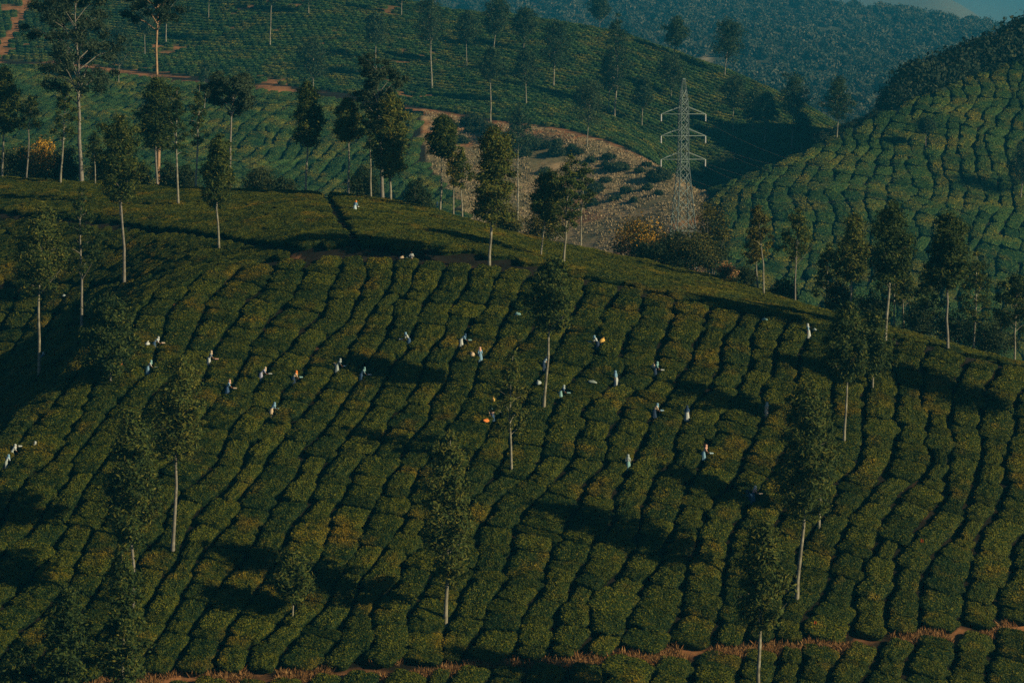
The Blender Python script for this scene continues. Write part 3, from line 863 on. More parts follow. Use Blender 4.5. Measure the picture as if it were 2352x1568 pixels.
TREES = [
    # u, v base, v top, v crown bottom, half width, lean, depth or None, style, label   (picture units)
    (90, 868, 470, 662, 66, 6, None, 'o', 'tall silver oak with bare pale trunk beside the shaded gully'),
    (189, 766, 425, 632, 46, 0, None, 's', 'thin sparse silver oak with straight pale trunk above the dark gully'),
    (285, 662, 262, 452, 56, -2, None, 'd', 'dense dark silver oak on a long grey trunk at the gully head'),
    (277, 503, 262, 430, 34, 4, None, 's', 'silver oak hidden behind the dense dark one, only its thin trunk clear'),
    (503, 574, 305, 465, 42, 6, None, 'o', 'silver oak with narrow crown between the two plateau tracks'),
    (255, 892, 685, 855, 58, 0, None, 'd', 'low leafy young silver oak half hiding a worker at the gully rim'),
    (395, 1282, 815, 1050, 76, 22, None, 'o', 'big silver oak with forked pale trunk left of the dark tree shadow'),
    (306, 1412, 935, 1235, 62, 12, None, 'd', 'dense dark silver oak with pale lower trunk, second from the left edge'),
    (286, 1640, 1245, 1610, 66, -6, None, 'o', 'leafy silver oak cut by the bottom edge below the dense dark one'),
    (165, 1650, 1340, 1620, 74, 0, None, 'o', 'broad leafy silver oak cut by the bottom edge, left of its neighbour'),
    (40, 1640, 1470, 1620, 46, 0, None, 'o', 'low leafy tree in the bottom left corner'),
    (672, 1432, 1268, 1378, 42, 0, None, 'd', 'small round-crowned young tree standing in the dark shadow patch'),
    (1022, 1436, 985, 1316, 60, 12, None, 'd', 'tall columnar dark silver oak in the middle of the front slope'),
    (1176, 1092, 800, 996, 52, 2, None, 's', 'airy silver oak with thin white trunk above the columnar one'),
    (1247, 950, 585, 752, 62, 26, None, 'o', 'silver oak with long leaning trunk in the centre of the picking rows'),
    (1124, 620, 290, 502, 48, 10, None, 'd', 'dark silver oak standing on the path edge at mid plateau'),
    (1241, 592, 395, 505, 50, 22, None, 'o', 'leaning silver oak on the plateau behind the path'),
    (1294, 606, 350, 548, 46, 16, None, 's', 'forked airy silver oak beside the leaning one on the plateau'),
    (1333, 566, 372, 470, 34, 8, 414, 's', 'slim silver oak at the plateau rim in front of the dry slope'),
    (1829, 1392, 868, 1175, 70, 24, None, 'd', 'tall dark silver oak on the right of the front slope'),
    (1880, 1224, 905, 1110, 46, 6, None, 'o', 'silver oak just behind the tall dark one on the front slope'),
    (1737, 1640, 1190, 1432, 78, 14, None, 'o', 'broad silver oak with its pale trunk cut by the bottom edge'),
    (1938, 1028, 690, 868, 54, 14, None, 'o', 'silver oak with a pale forked trunk below the lone walker'),
    (2004, 902, 712, 860, 42, 6, None, 'o', 'short-trunked silver oak behind the pale forked one'),
    (2032, 806, 462, 650, 66, 18, None, 'o', 'wide-crowned silver oak with curved pale trunk at the ridge path'),
    (2177, 806, 488, 652, 50, 8, None, 'd', 'dark silver oak with straight pale trunk on the right ridge'),
    (1952, 716, 488, 636, 44, 8, 400, 'o', 'silver oak behind the ridge to the left of the curved trunk'),
    (2053, 760, 580, 690, 36, 4, 398, 's', 'slim silver oak in the gap between curved and straight pale trunks'),
    (2078, 765, 600, 700, 40, -4, 405, 's', 'small tree below the ridge in the gap between pale trunks'),
    (1755, 680, 470, 560, 34, -14, None, 'y', 'bare yellowing silver oak with a thin white pole of trunk'),
    (1741, 660, 520, 610, 30, -6, 408, 'y', 'thin yellowing tree close behind the white pole trunk'),
    (1826, 690, 478, 600, 46, 10, 398, 's', 'airy silver oak with dark trunk on the descending ridge'),
    (2330, 838, 630, 760, 62, 6, 384, 's', 'many-stemmed airy tree at the right edge behind the ridge'),
    (2236, 830, 575, 740, 48, 4, 395, 's', 'leafy tree behind the ridge, next left of the right-edge tree'),
    (2132, 800, 610, 740, 44, 0, 398, 's', 'leafy tree behind the ridge left of the straight pale trunk'),
    (1895, 740, 560, 690, 40, 6, 404, 's', 'short leafy tree behind the ridge above the lone walker'),
    (138, 424, 185, 320, 32, 14, 446, 's', 'slender leaning silver oak left of the great gum tree'),
    (188, 412, -20, 235, 98, -8, 449, 'g', 'great gum tree with thick pale trunk and spreading dark crown'),
    (361, 430, -120, 60, 70, 26, 462, 'g', 'tall gum tree with long bare orange trunk running out of the top'),
    (362, 424, 178, 335, 44, 6, 450, 'd', 'dark silver oak right below the orange gum trunk'),
    (410, 476, 195, 352, 30, 8, None, 's', 'slim silver oak with wavy pale trunk on the left plateau'),
    (448, 442, 190, 330, 24, 12, 442, 's', 'thin leaning silver oak with a wispy crown on the plateau edge'),
    (528, 442, 185, 262, 50, 14, 450, 'g', 'dark umbrella-shaped tree on a thin dark trunk at the plateau rim'),
    (702, 440, 185, 330, 44, 10, 434, 'o', 'silver oak with clear pale trunk where the plateau track begins'),
    (800, 440, 222, 322, 36, 4, 432, 'o', 'silver oak with slim trunk near the orange-scarfed picker'),
    (879, 452, 135, 300, 46, -8, 431, 'g', 'round-headed dark gum tree with orange-lit trunk at the rim'),
    (897, 462, 215, 402, 46, 10, 426, 'd', 'dense dark silver oak just right of the round-headed gum'),
    (852, 440, 235, 330, 22, 2, 436, 's', 'wispy thin tree left of the round-headed gum'),
    (1010, 478, 262, 356, 42, 8, 421, 'o', 'silver oak rising from the plateau rim beside the white sack'),
    (1062, 496, 335, 432, 28, 0, 418, 's', 'small forked pale tree at the plateau rim'),
    (1042, 486, 330, 430, 22, 0, 424, 'y', 'thin yellowing sapling at the rim beside the small forked tree'),
    (4, 420, 150, 300, 46, 10, 452, 'o', 'silver oak cut by the left edge of the picture'),
    (219, 446, 300, 370, 22, 2, 445, 's', 'thin sapling right of the great gum trunk'),
    (60, 420, 215, 300, 30, 8, 456, 's', 'dark slim tree on a thin dark trunk behind the left rim'),
    (1188, 446, 238, 342, 44, 2, 845, 'o', 'silver oak alone in the middle of the dry brown slope'),
    (863, 135, 27, 100, 34, 0, None, 'o', 'silver oak high on the terraced hill, left of the tall straight one'),
    (992, 200, -12, 95, 38, 4, None, 'd', 'tall straight silver oak breaking the terraced hill skyline'),
    (1072, 153, 23, 98, 34, 0, None, 'o', 'silver oak right of the tall straight one on the terraces'),
    (1133, 113, -8, 80, 36, 14, None, 'd', 'leaning silver oak at the skyline of the terraced hill'),
    (1202, 113, 18, 85, 36, 4, None, 'o', 'silver oak next right of the leaning skyline one'),
    (1127, 282, 108, 178, 36, 2, None, 'o', 'silver oak with wavy trunk at the top of the dry slope'),
    (1209, 238, 108, 192, 36, 0, None, 'o', 'silver oak on the lower terraces above the dry slope'),
    (1271, 196, 44, 150, 40, 4, None, 'd', 'dark silver oak in the middle of the terraces'),
    (1348, 330, 185, 278, 46, 4, None, 'd', 'broad dark silver oak at the lip of the dry slope'),
    (1411, 268, 28, 205, 34, 8, None, 'd', 'very tall narrow silver oak on the right terraces'),
    (1398, 254, 120, 205, 26, -6, None, 'o', 'silver oak close behind the very tall narrow one'),
    (1474, 291, 176, 246, 32, 4, None, 'o', 'silver oak left of the pylon on the lower terraces'),
    (1542, 224, 125, 200, 36, -2, None, 'd', 'dark silver oak behind the head of the pylon'),
    (1548, 125, 38, 104, 34, 12, None, 'o', 'silver oak on the terrace skyline above the pylon'),
    (1369, 62, -20, 36, 30, 4, None, 'o', 'silver oak on the terrace skyline near the top edge'),
    (922, 34, -60, 10, 26, 0, None, 's', 'thin trunk on the hill crest cut by the top edge'),
    (1664, 174, 44, 136, 40, 10, None, 'd', 'silver oak at the right end of the terrace skyline'),
    (1684, 300, 172, 244, 38, 2, None, 'o', 'first silver oak right of the pylon on the terraces'),
    (1728, 303, 206, 276, 34, 2, None, 'o', 'second silver oak right of the pylon, shorter trunk'),
    (1756, 330, 215, 284, 36, 4, None, 'o', 'third silver oak right of the pylon, white trunk'),
    (1817, 342, 166, 264, 38, 6, None, 'd', 'tall silver oak with long trunk above the dark hollow'),
    (1842, 346, 260, 325, 28, 0, None, 'd', 'small dark bushy tree at the edge of the dark hollow'),
    (1922, 320, 174, 270, 38, 2, None, 'o', 'silver oak above the left shoulder of the tea knoll'),
    (2126, 334, 270, 305, 24, 2, None, 'o', 'little tree alone on the tea knoll'),
    (2344, 456, 335, 425, 44, 4, None, 'd', 'dark tree on the tea knoll at the right edge'),
    (2492, 1010, 640, 850, 62, 8, None, 'd', 'silver oak just beyond the right edge that shades the rows there'),
    (479, 36, -70, 5, 34, 0, None, 'o', 'silver oak trunk at the top edge of the terraces, left part'),
    (620, 103, -60, 10, 36, 4, None, 's', 'long thin trunk running out of the top of the terraces'),
    (709, 32, -70, 5, 34, 0, None, 'o', 'short stretch of trunk at the top edge above the round-headed gum'),
    (381, 98, -60, 20, 40, 12, None, 's', 'grey leaning tree trunk beside the orange gum at the top'),
    (333, 126, 20, 72, 34, 4, None, 'o', 'silver oak on the terraces between the two gum trees'),
    (719, 262, 85, 182, 40, -4, None, 'd', 'dark silver oak by the red track bank in the middle left'),
    (272, 192, 60, 150, 38, 4, None, 'o', 'silver oak by the red track bank behind the great gum'),
    (469, 250, 140, 215, 26, 2, None, 's', 'silver oak on the mid tea slope under the red track'),
]
for i, (u, vb, vt, vcb, hw, lean, D, style, label) in enumerate(TREES):
    if D is None:
        if vb > 1570:
            a, s = ray(u, vb); y = 270.0 if u < 400 else 278.0
            b = Vector((a * y, y, float(gz(a * y, y))))
        else:
            b = hit(u, vb + 6, d0=262 if vb > 460 else 560)
    else:
        a, s = ray(u, vb); b = Vector((a * D, D, float(gz(a * D, D))))
    y = b.y
    top = ray(u, vt)[1] * y; cbz = ray(u, vcb)[1] * y
    H = top - b.z
    k = y / FPX
    make_tree(b, H, min(0.9, max(0.04, (cbz - b.z) / H)), hw * k, lean * k, style, 900 + i, label, y)


def make_shrub(base, w, h, seed, label, mats, D, name='shrub', dens=1.4, group=None, cat='shrub'):
    r = np.random.default_rng(seed)
    root = tag(empty(name, base), label, cat, group)
    leaf = max(0.26, 2.1 * D * 0.000374)
    ncl = int(np.clip(w * 7 + 4, 6, 70))
    a = r.uniform(0, 6.28, ncl); q = np.sqrt(r.random(ncl))
    cc = np.stack([np.cos(a) * q * w * 0.5, np.sin(a) * q * w * 0.4, (0.25 + 0.65 * r.random(ncl) * np.sqrt(1 - 0.8 * q ** 2)) * h], 1)
    rc = np.full(ncl, 0.22 * min(w, h * 1.3) + 0.2) * r.uniform(0.7, 1.3, ncl)
    tb = MB()
    for k in range(min(6, ncl)):
        tb.add(tube([(cc[k, 0] * 0.15, cc[k, 1] * 0.15, -0.3), cc[k] * 0.55, cc[k]], [0.09, 0.06, 0.02], 5))
    obj('stem', tb.mesh('stem', M['bark_grey']), root)
    per = int(np.clip(dens * 4 * (rc ** 2).mean() / (leaf * leaf * 0.45 * 0.5), 8, 120))
    lv, lf, lt = cluster_leaves(cc, rc, per, leaf, r, flat=0.85, aspect=0.5, wind=(0, 0, 0.1))
    me = mesh_np('foliage', lv, lf, mats, tint=lt)
    if len(mats) > 1:
        hi = np.repeat(((cc[:, 2] > 0.42 * h) & (r.random(ncl) < 0.75)).astype(np.int32), per)
        me.polygons.foreach_set("material_index", hi)
    obj('foliage', me, root)
    return root


def shrub_px(u, vb, vt, wpx, D, label, mats, seed, **kw):
    a, s = ray(u, vb); b = Vector((a * D, D, float(gz(a * D, D))))
    h = ray(u, vt)[1] * D - b.z
    make_shrub(b, wpx * D / FPX, h, seed, label, mats, D, **kw)


SC, OR_ = [M['scrub']], [M['scrub'], M['orange_leaf']]
OD = [M['scrub'], M['oak_dry']]
for i, a in enumerate([
    (1470, 600, 500, 118, 432, 'wide shrub covered in orange blossom left of the pylon foot', [M['scrub'], M['orange_leaf']]),
    (1560, 610, 520, 90, 426, 'dark green shrub in front of the pylon foot', SC),
    (1632, 610, 440, 78, 452, 'tall yellow-brown shrub right of the pylon foot', OD),
    (1590, 620, 540, 110, 422, 'low tangled scrub below the pylon on the ridge line', OD),
    (1500, 600, 560, 90, 424, 'dark scrub under the orange blossom shrub', SC),
    (1672, 640, 600, 40, 412, 'dry reddish shrub on the ridge right of the pylon', [M['scrub'], M['dry_grass']]),
    (1710, 650, 605, 36, 414, 'small grey-green shrub right of the dry reddish one', SC),
    (22, 415, 310, 80, 460, 'dark thicket shrub in the left corner of the plateau rim', SC),
    (92, 412, 318, 110, 462, 'shrub with orange blossom behind the left plateau rim', [M['scrub'], M['orange_leaf']]),
    (150, 414, 330, 60, 460, 'dark shrub at the foot of the great gum', SC),
    (235, 425, 352, 50, 458, 'dark shrub right of the great gum foot', SC),
    (310, 428, 365, 60, 458, 'low dark shrub left of the silver oak under the orange gum', SC),
    (388, 430, 355, 40, 457, 'low shrub right of the silver oak under the orange gum', SC),
    (430, 435, 372, 46, 456, 'low shrub between two plateau edge trunks', SC),
    (598, 440, 378, 60, 452, 'dark low shrub behind the rim in the left middle', SC),
    (655, 440, 398, 50, 450, 'second low shrub behind the rim in the left middle', SC),
    (835, 450, 360, 70, 446, 'tall dark shrub behind the rim by the wispy thin tree', SC),
    (960, 478, 400, 60, 440, 'dark shrub behind the rim left of the white sack tree', SC),
    (1250, 560, 460, 80, 430, 'loose dry-leaved shrub behind the leaning plateau oak', OD),
    (1160, 540, 470, 60, 428, 'olive shrub behind the rim right of the path-edge oak', OD),
    (2000, 770, 660, 80, 400, 'dark bush behind the ridge under the curved trunk crown', SC),
    (2105, 800, 690, 70, 396, 'dark bush below the ridge between two pale trunks', SC),
    (2200, 830, 690, 80, 398, 'dark bush behind the right ridge', SC),
    (2290, 850, 700, 90, 396, 'dark bush behind the ridge near the right edge', SC),
    (1925, 740, 640, 60, 402, 'dark bush behind the ridge left of the wide-crowned oak', SC),
    (1800, 700, 640, 50, 404, 'low bush behind the descending ridge', SC),
]):
    shrub_px(*a[:5], a[5], a[6], 1500 + i)

SLOPE_SHRUBS = [(1085, 290, 46, 22), (1083, 306, 30, 14), (1110, 298, 30, 18), (1124, 310, 36, 22), (1215, 346, 50, 30), (1200, 360, 30, 20), (1254, 342, 24, 16), (1281, 337, 22, 16), (1281, 358, 44, 18),
                (1313, 350, 24, 16), (1328, 356, 20, 14), (1357, 375, 18, 14), (1391, 384, 16, 12), (1362, 474, 26, 16), (1367, 444, 34, 22), (1399, 368, 28, 14), (1416, 394, 56, 20), (1469, 398, 22, 12),
                (1486, 384, 18, 12), (1513, 416, 52, 26), (1486, 438, 22, 14), (1439, 446, 24, 16), (1406, 463, 14, 12), (1419, 460, 14, 12), (1456, 466, 16, 12), (1513, 449, 18, 12), (1060, 330, 28, 18),
                (1030, 300, 34, 20), (1160, 320, 30, 16), (1330, 410, 26, 14), (1250, 400, 24, 14), (1300, 470, 30, 16), (1390, 420, 22, 12)]
for i, (u, v, wpx, hpx) in enumerate(SLOPE_SHRUBS):
    b = hit(u, v, d0=600)
    k = b.y / FPX
    kind = ('long clipped', 'tiny round', 'dark round', 'broad dark')[0 if wpx > 40 and hpx < 24 else 1 if wpx < 19 else 2 if wpx < 32 else 3]
    make_shrub(b, wpx * k, hpx * k, 1700 + i, f'{kind} green shrub on the dry brown slope, {ordinal(i + 1)} of that scrub', SC, b.y, group='shrubs on the dry brown slope', dens=2.0)

# ------------------------------------------------------------------ far woods
def blob_mesh(seed, n, rad, leaf, mat, tall=1.0):
    r = np.random.default_rng(seed)
    ncl = 11
    cc = unit(ncl, r) * rad * 0.62; cc[:, 2] = np.abs(cc[:, 2]) * tall + rad * 0.5
    v, f, t = cluster_leaves(cc, np.full(ncl, rad * 0.48), n // ncl, leaf, r, flat=0.8, wind=(0, 0, 0.2), aspect=0.6)
    tk, tf = tube([(0, 0, -1), (0.2, 0, rad * 0.9)], [rad * 0.07, rad * 0.04], 5)
    return mesh_np('woodland_tree', np.concatenate([v, tk]), [f, tf + len(v)], [mat, M['bark']], mat_idx=np.concatenate([np.zeros(len(f)), np.ones(len(tf))]), tint=np.concatenate([t, np.full(len(tf), .5)]))


r5 = np.random.default_rng(31)
FOREST = [blob_mesh(400 + i, 420, 4.6, 1.6, M['forest'], tall=r5.uniform(0.9, 1.7)) for i in range(6)]
n = 10000
yy = 1700 + (3850 - 1700) * r5.random(n) ** 0.8
xx = yy * r5.uniform(-0.06, 0.21, n)
zz = gz(xx, yy)
keep = inframe(xx, yy, zz, 40, 40) & (fbm(xx / 90, yy / 90, 91, 2) > -0.33)
xx, yy, zz = xx[keep], yy[keep], zz[keep]
sc = (0.5 + 1.5 * r5.random(len(xx)) ** 2)[:, None] * np.ones((1, 3))
print('forest', len(xx))
gn_scatter('forest', np.stack([xx, yy, zz - 0.5], 1), np.stack([np.zeros(len(xx))] * 2 + [r5.uniform(0, 6.28, len(xx))], 1), sc, r5.integers(0, 6, len(xx)), FOREST,
           'hazy far wood covering the hill behind the terraces')
WOODS = [blob_mesh(420 + i, 800, 4.2, 0.75, M['woods'], tall=r5.uniform(0.9, 1.5)) for i in range(5)]
us = np.concatenate([r5.uniform(2030, 2430, 640), r5.uniform(1880, 2060, 90)])
off = np.concatenate([r5.uniform(2, 34, 640), r5.uniform(3, 22, 90)])
a = (us - UC) / FPX
yy = np.interp(us, US, topb_D) + off
xx = a * yy
big = np.clip((us - 1960) / 150, 0.3, 1.0)
sc = (r5.uniform(0.9, 2.3, len(xx)) * big)[:, None] * np.ones((1, 3))
gn_scatter('woodland', np.stack([xx, yy, gz(xx, yy) - 0.4], 1), np.stack([np.zeros(len(xx))] * 2 + [r5.uniform(0, 6.28, len(xx))], 1), sc, r5.integers(0, 5, len(xx)), WOODS,
           'dark belt of wood along the crest of the tea knoll')

# dry grass along the red earth path and tufts on the dry slope
def grass_object(name, pts, h, r, label, per=9, wid=0.05, mat='dry_grass'):
    k = np.repeat(np.arange(len(pts)), per)
    n = len(k)
    b = pts[k] + np.concatenate([r.normal(size=(n, 2)) * 0.18, np.zeros((n, 1))], 1)
    d = np.stack([r.normal(size=n) * 0.45, r.normal(size=n) * 0.45, np.ones(n)], 1)
    hh = h * r.uniform(0.3, 1.5, n)
    c = b + d * (hh * 0.45)[:, None]
    v, f = quads_at(c, d, unit(n, r) + np.array([0.0, -1.0, 0.2]), hh, np.full(n, wid) * r.uniform(0.7, 1.5, n))
    o = obj(name, mesh_np(name, v, f, [M[mat]], tint=np.clip(0.45 + 0.25 * r.normal(size=n), 0, 1)))
    tag(o, label, kind='stuff')


rg = np.random.default_rng(77)
n = 6000
us = rg.uniform(-40, 2400, n)
a = (us - UC) / FPX / math.cos(PITCH)
yb = np.interp(us, US, botD) - 2.2 + rg.normal(size=n) * 0.35 + np.where(rg.random(n) < 0.35, rg.uniform(0, 2.6, n), 0)
xb = a * yb
kk = vnoise(xb / 3.0, yb / 3.0, 5) > -0.16
grass_object('dry_grass', np.stack([xb, yb, gz(xb, yb) - 0.05], 1)[kk], 0.75, rg, 'rusty dry grass along the red earth path at the bottom', per=6, wid=0.10)
n = 26000
us = rg.uniform(950, 1620, n); yy = rg.uniform(770, 960, n)
a = (us - UC) / FPX / math.cos(PITCH); xx = a * yy
tD = np.interp(us, US, topb_D); bu = 955 + 175 * np.clip((tD - 25 - yy) / 90, 0, 1) + 60 * fbm(xx / 22.0, yy / 22.0, 43, 3)
kk = (yy < tD + 2) & (us > bu) & (vnoise(xx / 8.0, yy / 8.0, 15) > -0.28)
grass_object('withered_grass', np.stack([xx, yy, gz(xx, yy) - 0.1], 1)[kk], 0.7, rg, 'withered grass tufts over the dry brown slope', per=3, wid=0.26, mat='withered')


# ------------------------------------------------------------------ pylon
def make_pylon():
    D = 470.0
    u0, vb, vt = 1568, 612, 180
    a, s = ray(u0, vb)
    base = Vector((a * D, D, float(gz(a * D, D))))
    k = D / FPX
    H = ray(u0, vt)[1] * D - base.z
    root = tag(empty('lattice_pylon', base, math.radians(17)), 'grey steel lattice power pylon with six crossarms rising from shrubs', 'pylon')
    zv = lambda v: ray(u0, v)[1] * D - base.z
    unit_bar = MB()
    bx = np.array([(-.5, -.5, 0), (.5, -.5, 0), (.5, .5, 0), (-.5, .5, 0), (-.5, -.5, 1), (.5, -.5, 1), (.5, .5, 1), (-.5, .5, 1)], float)
    bf = np.array([(0, 3, 2, 1), (4, 5, 6, 7), (0, 1, 5, 4), (1, 2, 6, 5), (2, 3, 7, 6), (3, 0, 4, 7)])
    bar_me = mesh_np('steel_bar', bx, bf, [M['steel']])

    def bar(name, p, q, w):
        p = Vector(p); q = Vector(q); d = q - p
        o = obj(name, bar_me, root)
        o.rotation_mode = 'QUATERNION'
        o.rotation_quaternion = d.to_track_quat('Z', 'Y')
        o.location = p; o.scale = (w, w, d.length)
        return o
    z_levels = [0.0]
    zs = [(-0.5, 4.9 * 0.78), (zv(530), 3.5), (zv(372), 1.5), (zv(258), 1.35), (zv(228), 1.15), (zv(182), 0.34)]

    def half(z):
        return 0.5 * float(np.interp(z, [q[0] for q in zs], [q[1] for q in zs]))

    def corner(i, z):
        h = half(z); return Vector(((-1, 1, 1, -1)[i] * h, (-1, -1, 1, 1)[i] * h, z))
    top = zv(182)
    for i in range(4):
        pts = [q[0] for q in zs]
        mb = MB()
        mb.add(tube([corner(i, z) for z in pts], [0.13, 0.12, 0.10, 0.095, 0.085, 0.07], 4))
        obj('leg', mb.mesh('leg', M['steel'], smooth=False), root)
    obj('cap', mesh_np('cap', bx * np.array([0.5, 0.5, 0.16]) + np.array([0, 0, top - 0.05]), bf, [M['steel']]), root)
    arms = [zv(262), zv(312), zv(366)]
    lv = [zv(600), zv(565), zv(530), zv(490), zv(455), zv(424), zv(396), zv(372), zv(348), zv(326), zv(304), zv(282), zv(262), zv(244), zv(228), zv(206)]
    for n in range(len(lv) - 1):
        z0, z1 = lv[n], lv[n + 1]
        for i in range(4):
            j = (i + 1) % 4
            bar('brace', corner(i, z0), corner(j, z1), 0.08)
            bar('brace', corner(j, z0), corner(i, z1), 0.08)
            if n in (2, 7, 10, 12, 14):
                bar('strut', corner(i, z0), corner(j, z0), 0.09)
    for za in arms:
        for sgn in (-1, 1):
            arm = empty('crossarm', (0, 0, 0)); arm.parent = root
            tip = Vector((sgn * 4.15, 0, za))
            h = half(za)
            for p, q, w in [((sgn * h, -h, za), tip, 0.085), ((sgn * h, h, za), tip, 0.085), ((sgn * h, -h, za + 1.25), tip, 0.08), ((sgn * h, h, za + 1.25), tip, 0.08),
                            ((sgn * (h + 1.6), -h * 0.5, za), (sgn * (h + 1.6), h * 0.5, za), 0.06)]:
                b = bar('arm_bar', p, q, w); b.parent = arm
            ins = MB()
            zz = np.linspace(0, -1.25, 15)
            ins.add(tube([(tip.x, 0, za + z) for z in zz], [0.05 if m % 2 else 0.15 for m in range(15)], 8))
            obj('insulator', ins.mesh('insulator', M['porcelain'], smooth=False), root)
    for za in arms:
        bar('strut', (-half(za), -half(za), za), (half(za), -half(za), za), 0.09)
    bpy.context.view_layer.update()
    # cables on the right-hand arms, running away over the valley
    for n, za in enumerate(arms):
        for sgn in (-1, 1):
            p = root.matrix_world @ Vector((sgn * 4.15, 0, za - 1.3))
            q = Vector((p.x + 95, p.y + 330, p.z - 6))
            t = np.linspace(0, 1, 30)
            pts = np.stack([p.x + (q.x - p.x) * t, p.y + (q.y - p.y) * t, p.z + (q.z - p.z) * t - 4 * 9.0 * t * (1 - t)], 1)
            mb = MB(); mb.add(tube(pts - np.array(p), np.full(30, 0.005), 4))
            c = obj('power_cable', mb.mesh('power_cable', M['bark_grey']), loc=p)
            tag(c, f"thin power cable from the {('top', 'middle', 'bottom')[n]} {'left' if sgn < 0 else 'right'} arm of the pylon", 'cable', 'cables of the pylon')


make_pylon()

# ------------------------------------------------------------------ workers
def skin_mesh(verts, edges, radii, root, mat, sub=1):
    me = bpy.data.meshes.new('figure')
    me.from_pydata([tuple(v) for v in verts], edges, [])
    o = bpy.data.objects.new('figure_source', me)
    COL.objects.link(o)
    sk = o.modifiers.new('skin', 'SKIN'); sk.use_smooth_shade = True
    for i, r in enumerate(radii):
        sv = me.skin_vertices[0].data[i] if me.skin_vertices else None
        if sv is None: break
        sv.radius = (r, r) if not isinstance(r, tuple) else r
        sv.use_root = (i == root)
    ss = o.modifiers.new('sub', 'SUBSURF'); ss.levels = sub; ss.render_levels = sub
    dg = bpy.context.evaluated_depsgraph_get(); dg.update()
    out = bpy.data.meshes.new_from_object(o.evaluated_get(dg))
    bpy.data.objects.remove(o)
    out.materials.clear(); out.materials.append(mat)
    out.polygons.foreach_set("use_smooth", np.ones(len(out.polygons), bool))
    return out


